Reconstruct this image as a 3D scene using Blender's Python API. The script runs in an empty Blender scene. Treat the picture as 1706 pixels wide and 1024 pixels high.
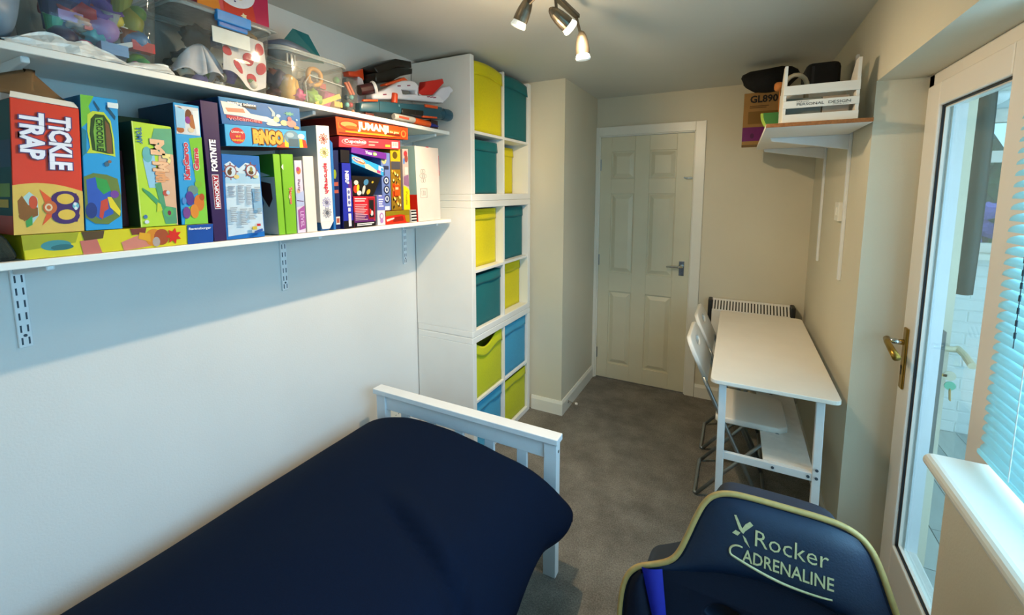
import bpy, bmesh, math, random
from math import sin, cos, pi, radians
from mathutils import Vector, Matrix, noise
S = bpy.context.scene
C = S.collection
rnd = random.Random(7)

# ------------------------------------------------------------------ camera
cam_d = bpy.data.cameras.new('camera'); cam = bpy.data.objects.new('camera', cam_d); C.objects.link(cam)
cam_d.sensor_fit = 'HORIZONTAL'; cam_d.sensor_width = 36.0
cam_d.lens = 725.84 / 1706 * 36.0
cam_d.shift_x = (853 - 843.18) / 1706
cam_d.shift_y = -(512 - 401.25) / 1706
cam_d.clip_start = 0.02
YAW, PITCH, ROLL = .4866, .1137, -.0018
_f = Vector((-sin(YAW) * cos(PITCH), cos(YAW) * cos(PITCH), -sin(PITCH)))
_r = Vector((cos(YAW), sin(YAW), 0)); _u = _r.cross(_f)
_r2 = cos(ROLL) * _r + sin(ROLL) * _u; _u2 = -sin(ROLL) * _r + cos(ROLL) * _u
cam.matrix_world = Matrix(((_r2.x, _u2.x, -_f.x, 1.6703), (_r2.y, _u2.y, -_f.y, .0341), (_r2.z, _u2.z, -_f.z, 1.59), (0, 0, 0, 1)))
S.camera = cam

# ------------------------------------------------------------------ light and exposure
S.view_settings.view_transform = 'Standard'; S.view_settings.look = 'None'
S.view_settings.exposure = 0.0; S.view_settings.gamma = 1.0
S.view_settings.use_curve_mapping = False
W = bpy.data.worlds.new('overcast_sky'); S.world = W; W.use_nodes = True
bg = W.node_tree.nodes['Background']; bg.inputs[0].default_value = (.52, .78, 1.0, 1); bg.inputs[1].default_value = 3.2
def area(name, loc, target, sx, sy, power, col):
    l = bpy.data.lights.new(name, 'AREA'); l.shape = 'RECTANGLE'; l.size = sx; l.size_y = sy; l.energy = power; l.color = col
    o = bpy.data.objects.new(name, l); C.objects.link(o); o.location = loc
    o.rotation_euler = (Vector(target) - Vector(loc)).to_track_quat('-Z', 'Y').to_euler()
    return o
# daylight coming in through the wide window (just outside its panes)
area('window_daylight', (2.42, .46, 1.48), (0, .46, 1.0), 1.7, .95, 92, (.43, .67, 1.0))
WARM = (1.0, .76, .48)
LAMPS = [  # location, target, power, cone, blend   (the four heads of the ceiling bar)
    ((.93, 1.22, 2.27), (.6, .9, 2.32), 4, 120, .8),
    ((.928, 1.506, 2.148), (.02, 1.0, .55), 66, 122, .6),
    ((1.13, 1.61, 2.16), (.9, 3.2, 1.0), 46, 115, .9),
    ((1.128, 1.75, 2.03), (2.25, 1.9, 1.1), 22, 125, .9)]
FILL_GLOW = ((1.02, 1.45, 2.0), 6)     # added fill below the bar, lifts ceiling and upper walls like cover scatter

# ------------------------------------------------------------------ materials
def sat(h, k=1.14, g=.93):
    h = h.lstrip('#'); c = [int(h[i:i + 2], 16) / 255 for i in (0, 2, 4)]; m = sum(c) / 3
    return '#' + ''.join('%02x' % int(255 * min(1, max(0, (m + (x - m) * k) * g))) for x in c)
def lin(h):
    h = h.lstrip('#'); o = []
    for i in (0, 2, 4):
        c = int(h[i:i + 2], 16) / 255; o.append(c / 12.92 if c <= .04045 else ((c + .055) / 1.055) ** 2.4)
    return o
_M = {}
def K(hexc, rough=.5, metal=0, var=.05, scale=30, bump=0, bscale=None, spec=.5, stretch=None, sheen=0, emit=0, coat=0):
    key = (hexc, rough, metal, var, scale, bump, bscale, spec, stretch, sheen, emit, coat)
    if key in _M: return _M[key]
    m = bpy.data.materials.new('surface_' + hexc.strip('#')); m.use_nodes = True
    N = m.node_tree.nodes; L = m.node_tree.links; b = N['Principled BSDF']
    c = lin(hexc)
    b.inputs['Roughness'].default_value = rough; b.inputs['Metallic'].default_value = metal
    b.inputs['Specular IOR Level'].default_value = spec
    if sheen: b.inputs['Sheen Weight'].default_value = sheen
    if coat: b.inputs['Coat Weight'].default_value = coat
    tc = N.new('ShaderNodeTexCoord'); mp = N.new('ShaderNodeMapping'); L.new(tc.outputs['Object'], mp.inputs['Vector'])
    if stretch: mp.inputs['Scale'].default_value = stretch
    nz = N.new('ShaderNodeTexNoise'); nz.inputs['Scale'].default_value = scale; nz.inputs['Detail'].default_value = 4
    L.new(mp.outputs['Vector'], nz.inputs['Vector'])
    rp = N.new('ShaderNodeValToRGB'); L.new(nz.outputs['Fac'], rp.inputs['Fac'])
    rp.color_ramp.elements[0].position = .3; rp.color_ramp.elements[1].position = .7
    rp.color_ramp.elements[0].color = [max(0, x * (1 - var)) for x in c] + [1]
    rp.color_ramp.elements[1].color = [min(1, x * (1 + var)) for x in c] + [1]
    L.new(rp.outputs['Color'], b.inputs['Base Color'])
    if bump:
        nb = N.new('ShaderNodeTexNoise'); nb.inputs['Scale'].default_value = bscale or scale * 4; nb.inputs['Detail'].default_value = 5
        L.new(mp.outputs['Vector'], nb.inputs['Vector'])
        bn = N.new('ShaderNodeBump'); bn.inputs['Strength'].default_value = bump; bn.inputs['Distance'].default_value = .004
        L.new(nb.outputs['Fac'], bn.inputs['Height']); L.new(bn.outputs['Normal'], b.inputs['Normal'])
    if emit:
        b.inputs['Emission Color'].default_value = c + [1]; b.inputs['Emission Strength'].default_value = emit
    _M[key] = m; return m
def clear_plastic(name, tint, opacity, rough=.12, white='#dfe4e2', ior=1.45):
    m = bpy.data.materials.new(name); m.use_nodes = True; N = m.node_tree.nodes; L = m.node_tree.links
    N.remove(N['Principled BSDF']); out = N['Material Output']
    tr = N.new('ShaderNodeBsdfTransparent'); tr.inputs[0].default_value = lin(tint) + [1]
    df = N.new('ShaderNodeBsdfDiffuse'); df.inputs[0].default_value = lin(white) + [1]
    nz = N.new('ShaderNodeTexNoise'); nz.inputs['Scale'].default_value = 12
    mr = N.new('ShaderNodeMapRange'); mr.inputs['To Min'].default_value = opacity * .7; mr.inputs['To Max'].default_value = opacity * 1.3
    L.new(nz.outputs['Fac'], mr.inputs['Value'])
    gl = N.new('ShaderNodeBsdfGlossy'); gl.inputs['Roughness'].default_value = rough
    m1 = N.new('ShaderNodeMixShader'); L.new(mr.outputs['Result'], m1.inputs[0]); L.new(tr.outputs[0], m1.inputs[1]); L.new(df.outputs[0], m1.inputs[2])
    fr = N.new('ShaderNodeFresnel'); ge = N.new('ShaderNodeNewGeometry'); ir = N.new('ShaderNodeMapRange')
    ir.inputs['To Min'].default_value = ior; ir.inputs['To Max'].default_value = 1 / ior; L.new(ge.outputs['Backfacing'], ir.inputs['Value']); L.new(ir.outputs['Result'], fr.inputs['IOR'])
    m2 = N.new('ShaderNodeMixShader'); L.new(fr.outputs[0], m2.inputs[0]); L.new(m1.outputs[0], m2.inputs[1]); L.new(gl.outputs[0], m2.inputs[2])
    L.new(m2.outputs[0], out.inputs['Surface']); return m
def slat_mat():
    m = bpy.data.materials.new('blind_slat'); m.use_nodes = True; N = m.node_tree.nodes; L = m.node_tree.links
    b = N['Principled BSDF']; out = N['Material Output']; b.inputs['Base Color'].default_value = lin('#c4e8e8') + [1]; b.inputs['Roughness'].default_value = .4
    nz = N.new('ShaderNodeTexNoise'); nz.inputs['Scale'].default_value = 8; rp = N.new('ShaderNodeValToRGB'); L.new(nz.outputs['Fac'], rp.inputs[0])
    rp.color_ramp.elements[0].color = lin('#b9e3e3') + [1]; rp.color_ramp.elements[1].color = lin('#cdeeee') + [1]; L.new(rp.outputs[0], b.inputs['Base Color'])
    t = N.new('ShaderNodeBsdfTranslucent'); t.inputs[0].default_value = lin('#a8e6ea') + [1]
    mx = N.new('ShaderNodeMixShader'); mx.inputs[0].default_value = .40
    L.new(b.outputs[0], mx.inputs[1]); L.new(t.outputs[0], mx.inputs[2]); L.new(mx.outputs[0], out.inputs['Surface']); return m
PAINTL = K('#dddcd8', .85, var=.02, scale=3, bump=.12, bscale=160, spec=.25)
PAINT = K('#d6cfb9', .85, var=.02, scale=3, bump=.12, bscale=160, spec=.25)
CEIL = K('#d4d4cc', .9, var=.02, scale=2, bump=.08, bscale=140, spec=.2)
GLOSSW = K('#e8e6da', .32, var=.02, scale=6)
DOORW = K('#d9d3b8', .4, var=.02, scale=6)
WHITE = K('#eceae4', .45, var=.015, scale=8)
METALW = K('#e6e9ea', .35, var=.02, scale=20)
UPVC = K('#ece6dc', .3, var=.015, scale=5)
FABN = K('#021128', .9, var=.12, scale=260, bump=.2, bscale=700, spec=.12)
STEEL = K('#9ba1a5', .28, .9, var=.05, scale=40)
CHROME = K('#c9ccce', .12, 1, var=.02, scale=20)
BRASS = K('#a8853c', .28, .9, var=.06, scale=30)
GLASS = clear_plastic('window_glass', '#e8f2f1', .01, .02, ior=1.5)
TUB = clear_plastic('clear_tub_plastic', '#e9eded', .07, .05)
TUBW = clear_plastic('frosted_tub_plastic', '#ecebe4', .16, .06)
SLAT = slat_mat()

# ------------------------------------------------------------------ mesh helpers
class MB:
    def __init__(s): s.v = []; s.f = []; s.mi = []; s.mats = []
    def m(s, mat):
        if mat not in s.mats: s.mats.append(mat)
        return s.mats.index(mat)
    def add(s, vs, fs, mat):
        o = len(s.v); s.v += [tuple(v) for v in vs]; i = s.m(mat)
        for f in fs: s.f.append([o + k for k in f]); s.mi.append(i)
        return s
    def box(s, x0, x1, y0, y1, z0, z1, mat):
        return s.hexa([(x0, y0, z0), (x1, y0, z0), (x1, y1, z0), (x0, y1, z0)], [(x0, y0, z1), (x1, y0, z1), (x1, y1, z1), (x0, y1, z1)], mat)
    def hexa(s, b, t, mat):
        return s.add(list(b) + list(t), [(3, 2, 1, 0), (4, 5, 6, 7), (0, 1, 5, 4), (1, 2, 6, 5), (2, 3, 7, 6), (3, 0, 4, 7)], mat)
    def bar(s, a, b, w, h, mat, up=(0, 0, 1)):
        a = Vector(a); b = Vector(b); d = (b - a).normalized(); u = Vector(up)
        if abs(d.dot(u)) > .95: u = Vector((1, 0, 0))
        x = d.cross(u).normalized() * w / 2; y = x.normalized().cross(d) * h / 2
        return s.hexa([a - x - y, a + x - y, a + x + y, a - x + y], [b - x - y, b + x - y, b + x + y, b - x + y], mat)
    def tube(s, pts, r, mat, n=10, closed=False):
        pts = [Vector(p) for p in pts]; k = len(pts); vs = []; prev = None
        for i, p in enumerate(pts):
            if closed: d = pts[(i + 1) % k] - pts[i - 1]
            else: d = pts[min(i + 1, k - 1)] - pts[max(i - 1, 0)]
            d.normalize()
            if prev is None:
                u = Vector((0, 0, 1)) if abs(d.z) < .9 else Vector((1, 0, 0)); x = d.cross(u).normalized()
            else: x = (prev - d * prev.dot(d)).normalized()
            prev = x; y = d.cross(x); rr = r[i] if isinstance(r, (list, tuple)) else r
            vs += [p + (x * cos(2 * pi * j / n) + y * sin(2 * pi * j / n)) * rr for j in range(n)]
        fs = []
        for i in range(k if closed else k - 1):
            for j in range(n):
                a = i * n + j; b = i * n + (j + 1) % n; c = ((i + 1) % k) * n; fs.append((a, b, c + (j + 1) % n, c + j))
        if not closed: fs += [tuple(range(n))[::-1], tuple((k - 1) * n + j for j in range(n))]
        return s.add(vs, fs, mat)
    def lathe(s, prof, base, axis, mat, n=20):
        base = Vector(base); d = Vector(axis).normalized(); u = Vector((0, 0, 1)) if abs(d.z) < .9 else Vector((1, 0, 0))
        x = d.cross(u).normalized(); y = d.cross(x); vs = []; k = len(prof)
        for r, h in prof: vs += [base + d * h + (x * cos(2 * pi * j / n) + y * sin(2 * pi * j / n)) * max(r, 1e-4) for j in range(n)]
        fs = [(i * n + j, i * n + (j + 1) % n, (i + 1) * n + (j + 1) % n, (i + 1) * n + j) for i in range(k - 1) for j in range(n)]
        fs += [tuple(range(n))[::-1], tuple((k - 1) * n + j for j in range(n))]
        return s.add(vs, fs, mat)
    def grid(s, fn, nu, nv, mat):
        vs = [fn(i / nu, j / nv) for j in range(nv + 1) for i in range(nu + 1)]
        fs = [(j * (nu + 1) + i, j * (nu + 1) + i + 1, (j + 1) * (nu + 1) + i + 1, (j + 1) * (nu + 1) + i) for j in range(nv) for i in range(nu)]
        return s.add(vs, fs, mat)
    def build(s, name, parent=None, bevel=0, smooth=False, solid=0, seg=2, subsurf=0):
        me = bpy.data.meshes.new(name)
        o3 = origin(parent) if parent else Vector((0, 0, 0))
        me.from_pydata([Vector(v) - o3 for v in s.v], [], s.f)
        for m in s.mats: me.materials.append(m)
        me.polygons.foreach_set('material_index', s.mi)
        bm = bmesh.new(); bm.from_mesh(me); bmesh.ops.recalc_face_normals(bm, faces=bm.faces)
        if bevel:
            bmesh.ops.bevel(bm, geom=[e for e in bm.edges if len(e.link_faces) == 2 and e.calc_face_angle(0) > .5], offset=bevel, segments=seg, affect='EDGES', profile=.5, clamp_overlap=True)
        bm.to_mesh(me); bm.free()
        if smooth: me.polygons.foreach_set('use_smooth', [True] * len(me.polygons))
        me.update()
        o = bpy.data.objects.new(name, me); C.objects.link(o)
        if parent: o.parent = parent
        if solid:
            md = o.modifiers.new('thickness', 'SOLIDIFY'); md.thickness = solid; md.offset = 0
        if subsurf:
            md = o.modifiers.new('smooth', 'SUBSURF'); md.levels = subsurf; md.render_levels = subsurf
        return o
_ORG = {}
def origin(o):
    while o.parent: o = o.parent
    return _ORG.get(o.name, Vector((0, 0, 0)))
def thing(name, label, cat, loc, group=None):
    o = bpy.data.objects.new(name, None); C.objects.link(o); o.location = loc; o.empty_display_size = .05
    _ORG[o.name] = Vector(loc); return tag(o, label, cat, group)
def tag(o, label=None, cat=None, group=None, kind=None):
    if label: o['label'] = label
    if cat: o['category'] = cat
    if group: o['group'] = group
    if kind: o['kind'] = kind
    return o
def struct(o, label): o['kind'] = 'structure'; o['label'] = label; return o
def recenter(o):
    """single-mesh thing: move the origin to the middle of its base"""
    vs = [v.co for v in o.data.vertices]
    c = Vector(((min(v.x for v in vs) + max(v.x for v in vs)) / 2, (min(v.y for v in vs) + max(v.y for v in vs)) / 2, min(v.z for v in vs)))
    o.data.transform(Matrix.Translation(-c)); o.location = c; return o
def copy_tree(o, parent=None):
    c = o.copy(); C.objects.link(c)
    if parent: c.parent = parent
    for ch in list(o.children): copy_tree(ch, c)
    return c

_T = {}
def text2d(s, bold=0.0):
    if (s, bold) in _T: return _T[(s, bold)]
    cu = bpy.data.curves.new('lettering', 'FONT'); cu.body = s; cu.resolution_u = 2; cu.offset = bold; cu.dimensions = '2D'; cu.fill_mode = 'BOTH'
    o = bpy.data.objects.new('lettering', cu); me = bpy.data.meshes.new_from_object(o)
    r = ([(v.co.x, v.co.y) for v in me.vertices], [tuple(p.vertices) for p in me.polygons])
    bpy.data.objects.remove(o); bpy.data.meshes.remove(me); bpy.data.curves.remove(cu)
    _T[(s, bold)] = r; return r
class Face:
    """a flat (or slightly skewed) four-cornered face that flat print lies on"""
    def __init__(s, tl, tr, br, bl):
        s.c = [Vector(p) for p in (tl, tr, br, bl)]
        s.n = ((s.c[1] - s.c[3]).cross(s.c[0] - s.c[2])).normalized()
    def at(s, u, v, h=0):   # u to the right, v downwards
        return (s.c[0] * (1 - u) + s.c[1] * u) * (1 - v) + (s.c[3] * (1 - u) + s.c[2] * u) * v + s.n * h
    def prints(s, name, parent, items, h0=.0006, label=None):
        mb = MB(); h = h0
        for it in items:
            k = it[0]; col = it[1]; mat = col if not isinstance(col, str) else K(sat(col), .45, spec=.25)
            if k == 'r': u0, v0, u1, v1 = it[2:]; P = [(u0, v0), (u1, v0), (u1, v1), (u0, v1)]
            elif k == 'e':
                u, v, a, b = it[2:6]; n = it[6] if len(it) > 6 else 18
                P = [(u + a * cos(2 * pi * i / n), v + b * sin(2 * pi * i / n)) for i in range(n)]
            elif k == 's':
                u, v, a, b, n = it[2:7]
                P = [(u + a * (1 if i % 2 else .55) * cos(pi * i / n), v + b * (1 if i % 2 else .55) * sin(pi * i / n)) for i in range(2 * n)]
            else: P = it[2]
            mb.add([s.at(a, b, h) for a, b in P], [tuple(range(len(P)))], mat); h += .00012
        o = mb.build(name, parent)
        if label: o['label'] = label
        return o
    def text(s, parent, txt, rect, col, rot=0, bold=.01, out=None, ow=.05, out2=None, h=.0018, name='lettering', mb=None):
        u0, v0, u1, v1 = rect; base, _ = text2d(txt, 0)
        xs = [p[0] for p in base]; ys = [p[1] for p in base]; x0, x1, y0, y1 = min(xs), max(xs), min(ys), max(ys)
        own = mb is None; mb = mb or MB()
        for b, c, hh in (([(ow * 1.45, out2, h - .0005)] if out2 else []) + ([(ow, out, h)] if out else []) + [(bold, col, h + .0005)]):
            vs, fs = text2d(txt, b); pts = []
            for x, y in vs:
                a = (x - x0) / (x1 - x0); t = (y - y0) / max(1e-6, y1 - y0)
                if rot == 0: u, v = u0 + a * (u1 - u0), v1 - t * (v1 - v0)
                elif rot == -90: u, v = u0 + t * (u1 - u0), v0 + a * (v1 - v0)     # reads downwards
                else: u, v = u1 - t * (u1 - u0), v1 - a * (v1 - v0)                 # reads upwards
                pts.append(s.at(u, v, hh))
            mb.add(pts, fs, K(c, .45, spec=.25))
        return mb.build(name, parent) if own else mb
def plate(name, parent, outline, holes, fr, thick, bevel, mat, smooth=False, res=2):
    """2-D outline with holes, given a thickness and a rounded edge; fr(x, y, h) -> 3-D point"""
    cu = bpy.data.curves.new(name, 'CURVE'); cu.dimensions = '2D'; cu.fill_mode = 'BOTH'
    cu.extrude = max(thick / 2 - bevel, 0); cu.bevel_depth = bevel; cu.bevel_resolution = res; cu.offset = -bevel
    for loop in [outline] + list(holes):
        sp = cu.splines.new('POLY'); sp.points.add(len(loop) - 1); sp.use_cyclic_u = True
        for p, q in zip(sp.points, loop): p.co = (q[0], q[1], 0, 1)
    o = bpy.data.objects.new(name, cu); me = bpy.data.meshes.new_from_object(o)
    bpy.data.objects.remove(o); bpy.data.curves.remove(cu)
    mb = MB(); mb.add([fr(v.co.x, v.co.y, v.co.z) for v in me.vertices], [tuple(p.vertices) for p in me.polygons], mat)
    bpy.data.meshes.remove(me); ob = mb.build(name, parent)
    bm = bmesh.new(); bm.from_mesh(ob.data); bmesh.ops.remove_doubles(bm, verts=bm.verts, dist=1e-5); bmesh.ops.recalc_face_normals(bm, faces=bm.faces)
    bm.to_mesh(ob.data); bm.free()
    if smooth: ob.data.polygons.foreach_set('use_smooth', [True] * len(ob.data.polygons))
    return ob
def rrect(x0, x1, y0, y1, r, n=5):
    P = []
    for cx, cy, a in ((x1 - r, y1 - r, 0), (x0 + r, y1 - r, 90), (x0 + r, y0 + r, 180), (x1 - r, y0 + r, 270)):
        P += [(cx + r * cos(radians(a + 90 * i / n)), cy + r * sin(radians(a + 90 * i / n))) for i in range(n + 1)]
    return P
def yz(X):       # plane facing +X: (y, z, h) -> 3-D
    return lambda a, b, h: (X + h, a, b)
def blob(mb, c, r, mat, seed=0, amp=.15, sc=(1, 1, 1), sub=2, freq=1.2):
    bm = bmesh.new(); bmesh.ops.create_icosphere(bm, subdivisions=sub, radius=1)
    vs = [Vector(c) + Vector((v.co.x * sc[0], v.co.y * sc[1], v.co.z * sc[2])) * r * (1 + amp * noise.noise(v.co * freq + Vector((seed * 3.1, seed, 0)))) for v in bm.verts]
    fs = [tuple(v.index for v in f.verts) for f in bm.faces]; bm.free(); return mb.add(vs, fs, mat)

# ------------------------------------------------------------------ room shell
WX, DY, H, BY = 2.1135, 3.581, 2.325, -.5          # right wall, door wall, ceiling, wall behind the camera
CX, CY = .632, 2.832                                # boxed-in corner beside the door
RX = 2.253                                          # plane of the glazed door and window
CARPET = K('#86827a', .98, var=.32, scale=170, bump=1.0, bscale=480, spec=.05)
def blotch(m):      # trodden pile: broad soft patches over the fine grain
    N = m.node_tree.nodes; L = m.node_tree.links; b = N['Principled BSDF']; src = b.inputs['Base Color'].links[0].from_socket
    nz = N.new('ShaderNodeTexNoise'); nz.inputs['Scale'].default_value = 5.5; nz.inputs['Detail'].default_value = 6; nz.inputs['Roughness'].default_value = .65
    tc = N.new('ShaderNodeTexCoord'); L.new(tc.outputs['Object'], nz.inputs['Vector'])
    rp = N.new('ShaderNodeValToRGB'); rp.color_ramp.elements[0].position = .35; rp.color_ramp.elements[1].position = .65
    rp.color_ramp.elements[0].color = (.74, .73, .72, 1); rp.color_ramp.elements[1].color = (1.16, 1.16, 1.15, 1); L.new(nz.outputs['Fac'], rp.inputs[0])
    mx = N.new('ShaderNodeMix'); mx.data_type = 'RGBA'; mx.blend_type = 'MULTIPLY'; mx.inputs[0].default_value = 1
    L.new(src, mx.inputs[6]); L.new(rp.outputs[0], mx.inputs[7]); L.new(mx.outputs[2], b.inputs['Base Color'])
blotch(CARPET)
b = MB().box(-.1, 2.4, BY - .1, DY + .1, -.1, 0, CARPET).build('floor'); struct(b, 'grey brown carpeted floor')
b = MB().box(-.1, 2.5, BY - .1, DY + .1, H, H + .1, CEIL).build('ceiling'); struct(b, 'plain off white ceiling')
b = MB().box(-.1, 0, BY - .1, DY + .1, 0, H, PAINTL).build('wall_left'); struct(b, 'plain painted wall behind the toy shelves and bed')
b = MB().box(-.1, 2.5, BY - .1, BY, 0, H, PAINT).build('wall_near'); struct(b, 'painted wall behind the camera')
mb = MB().box(0, CX, CY, DY, 0, H, PAINT); b = mb.build('wall_column'); struct(b, 'boxed out corner wall between cube shelves and door')
D0, D1, DH = .665, 1.368, 2.02                      # door leaf
mb = MB(); mb.box(CX, D0 - .012, DY, DY + .1, 0, H, PAINT); mb.box(D1 + .012, 2.4, DY, DY + .1, 0, H, PAINT); mb.box(D0 - .012, D1 + .012, DY, DY + .1, DH + .012, H, PAINT)
b = mb.build('wall_far'); struct(b, 'cream wall around the panelled door')
YR, ZR, YE, ZS = 2.2, 2.0, 1.287, .945
mb = MB(); mb.box(WX, 2.4, YR, DY, 0, H, PAINT); mb.box(WX, 2.4, BY, YR, ZR, H, PAINT); mb.box(WX, 2.4, BY, YE, 0, ZS, PAINT); mb.box(WX, 2.4, BY, -.40, ZS, ZR, PAINT)
b = mb.build('wall_right'); struct(b, 'cream wall with the deep recess of the glazed door and window')
def skirting(name, x0, x1, y0, y1, lab, ax):
    mb = MB(); mb.box(x0, x1, y0, y1, 0, .082, GLOSSW)
    if ax == 'y-': mb.hexa([(x0, y0, .082), (x1, y0, .082), (x1, y1, .082), (x0, y1, .082)], [(x0, y1 - .006, .103), (x1, y1 - .006, .103), (x1, y1, .103), (x0, y1, .103)], GLOSSW)
    elif ax == 'x+': mb.hexa([(x0, y0, .082), (x1, y0, .082), (x1, y1, .082), (x0, y1, .082)], [(x0, y0, .103), (x0 + .006, y0, .103), (x0 + .006, y1, .103), (x0, y1, .103)], GLOSSW)
    else: mb.hexa([(x0, y0, .082), (x1, y0, .082), (x1, y1, .082), (x0, y1, .082)], [(x1 - .006, y0, .103), (x1, y0, .103), (x1, y1, .103), (x1 - .006, y1, .103)], GLOSSW)
    struct(mb.build(name), lab)
skirting('baseboard_column', .402, CX + .014, CY - .014, CY, 'white skirting on the front of the boxed corner', 'y-')
skirting('baseboard_column_side', CX, CX + .014, CY, DY - .02, 'white skirting on the door side of the boxed corner', 'x+')
skirting('baseboard_far', 1.448, WX - .014, DY - .014, DY, 'white skirting right of the door', 'y-')
skirting('baseboard_right', WX - .014, WX, YR, DY - .014, 'white skirting behind the table', 'x-')
skirting('baseboard_left', 0, .014, BY, 2.03, 'white skirting behind the bed', 'x+')

# panelled door
dr = thing('door_1', 'white six panel door with chrome lever handle', None, ((D0 + D1) / 2, DY, 0)); del_k = dr.pop('category', None); dr['kind'] = 'structure'
yf = DY + .012
mb = MB(); mb.box(D0, D1, yf + .013, yf + .04, .006, DH, DOORW)
us = [(.0, .13), (.39, .55), (.83, 1.0)]; vs_ = [(0, .058), (.165, .224), (.545, .625), (.935, 1.0)]
def du(u): return D0 + u * (D1 - D0)
def dv(v): return DH - v * (DH - .006)
for a, c in us: mb.box(du(a), du(c), yf, yf + .015, .006, DH, DOORW)
for a, c in vs_:
    for p, q in ((.13, .39), (.55, .83)): mb.box(du(p), du(q), yf, yf + .015, dv(c), dv(a), DOORW)
mb.build('leaf', dr, bevel=.002, seg=1)
for p, q in ((.13, .39), (.55, .83)):
    for a, c in ((.058, .165), (.224, .545), (.625, .935)):
        x0, x1, z0, z1 = du(p) + .004, du(q) - .004, dv(c) + .004, dv(a) - .004; i = .036; k = .006
        mb = MB(); mb.hexa([(x0 + k, yf + .0135, z0 + k), (x1 - k, yf + .0135, z0 + k), (x1 - k, yf + .0135, z1 - k), (x0 + k, yf + .0135, z1 - k)],
                           [(x0 + i, yf - .0005, z0 + i), (x1 - i, yf - .0005, z0 + i), (x1 - i, yf - .0005, z1 - i), (x0 + i, yf - .0005, z1 - i)], DOORW)
        mb.build('panel', dr)
zc = 1.0; hx = D1 - .052
mb = MB(); mb.box(hx - .02, hx + .02, yf - .008, yf, zc - .06, zc + .055, CHROME); pl_ = mb.build('handle_plate', dr, bevel=.003)
mb = MB(); mb.lathe([(.012, 0), (.012, .03), (.009, .034), (.009, .045)], (hx, yf - .004, zc + .012), (0, -1, 0), CHROME, 14)
mb.tube([(hx + .004, yf - .047, zc + .012), (hx - .03, yf - .05, zc + .013), (hx - .07, yf - .048, zc + .011), (hx - .105, yf - .044, zc + .008)], [.010, .0085, .008, .0065], CHROME)
mb.build('lever_handle', dr, smooth=True)
for z in (1.80, 1.02, .22):
    MB().box(D0 - .006, D0 + .008, yf - .006, yf + .004, z - .045, z + .045, STEEL).build('hinge', dr, bevel=.002)
mb = MB(); mb.box(D1 - .05, D1 - .002, yf - .012, yf, 1.678, 1.694, CHROME); mb.tube([(D1 - .04, yf - .01, 1.686), (D1 - .045, yf - .03, 1.685), (D1 - .06, yf - .034, 1.69)], .005, CHROME)
mb.build('coat_hook', dr, bevel=.002)
mb = MB(); g = .078
mb.box(D0 - .01, D0, DY - .002, DY + .06, 0, DH + .01, GLOSSW); mb.box(D1, D1 + .01, DY - .002, DY + .06, 0, DH + .01, GLOSSW); mb.box(D0 - .01, D1 + .01, DY - .002, DY + .06, DH + .002, DH + .012, GLOSSW)
mb.box(CX, D0 - .008, DY - .016, DY, 0, DH + g, GLOSSW); mb.box(D1 + .008, D1 + g, DY - .016, DY, 0, DH + g, GLOSSW); mb.box(D0 - .008, D1 + .008, DY - .016, DY, DH + .01, DH + g, GLOSSW)
b = mb.build('trim_1', bevel=.003); struct(b, 'white casing around the panelled door')

# glazed door and window in the recess
fx0, fx1 = RX, RX + .07
gd = thing('door_2', 'white framed glazed door with brass lever handle', None, (RX + .03, 1.85, 0)); gd['kind'] = 'structure'; gd.pop('category', None)
mb = MB(); mb.box(fx0 + .012, fx1, 2.15, 2.2, 0, ZR, UPVC); mb.box(fx0 + .012, fx1, 1.42, 2.2, 1.945, ZR, UPVC); mb.box(fx0 + .012, fx1, 1.42, 1.47, 0, ZR, UPVC); mb.box(fx0 + .012, fx1, 1.42, 2.2, 0, .04, UPVC)
mb.build('frame', gd, bevel=.004)
Y0, Y1, Z0, Z1 = 1.604, 2.05, .26, 1.874
mb = MB()
mb.box(fx0, fx1, Y1, 2.165, .03, 1.955, UPVC); mb.box(fx0, fx1, 1.455, Y0, .03, 1.955, UPVC); mb.box(fx0, fx1, Y0, Y1, Z1, 1.955, UPVC); mb.box(fx0, fx1, Y0, Y1, .03, Z0, UPVC)
mb.build('sash', gd, bevel=.006)
RUB = K('#15171b', .6)
mb = MB(); t = .005
for a in ((Y0, Y0 + t, Z0, Z1), (Y1 - t, Y1, Z0, Z1), (Y0, Y1, Z0, Z0 + t), (Y0, Y1, Z1 - t, Z1)): mb.box(fx0 + .010, fx0 + .017, *a, RUB)
mb.build('gasket', gd)
mb = MB(); t = .009
for a in ((Y0, Y0 + t, Z0, Z1), (Y1 - t, Y1, Z0, Z1), (Y0, Y1, Z0, Z0 + t), (Y0, Y1, Z1 - t, Z1)): mb.box(fx0 + .017, fx0 + .026, *a, UPVC)
mb.build('inner_bead', gd)
mb = MB(); mb.box(fx0 + .026, fx0 + .029, Y0, Y1, Z0, Z1, GLASS); mb.build('pane', gd)
mb = MB()
for a in ((Y0 - .001, Y0 + .014, Z0, Z1), (Y1 - .014, Y1 + .001, Z0, Z1)): mb.box(fx0 + .034, fx1, *a, METALW)
mb.build('glazing_bead', gd)
mb = MB(); mb.box(fx0 - .009, fx0 - .0, 2.093, 2.127, .852, 1.085, BRASS); pl_ = mb.build('handle_plate', gd, bevel=.004)
mb = MB(); mb.box(fx0 - .0095, fx0 - .008, 2.105, 2.115, .905, .935, K('#1b1712', .6)); mb.lathe([(.008, 0), (.008, .002)], (fx0 - .008, 2.11, .935), (-1, 0, 0), K('#1b1712', .6), 12); mb.build('keyhole', pl_)
mb = MB(); mb.lathe([(.011, 0), (.010, .05)], (fx0 - .005, 2.11, 1.03), (-1, 0, 0), CHROME, 14)
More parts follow.
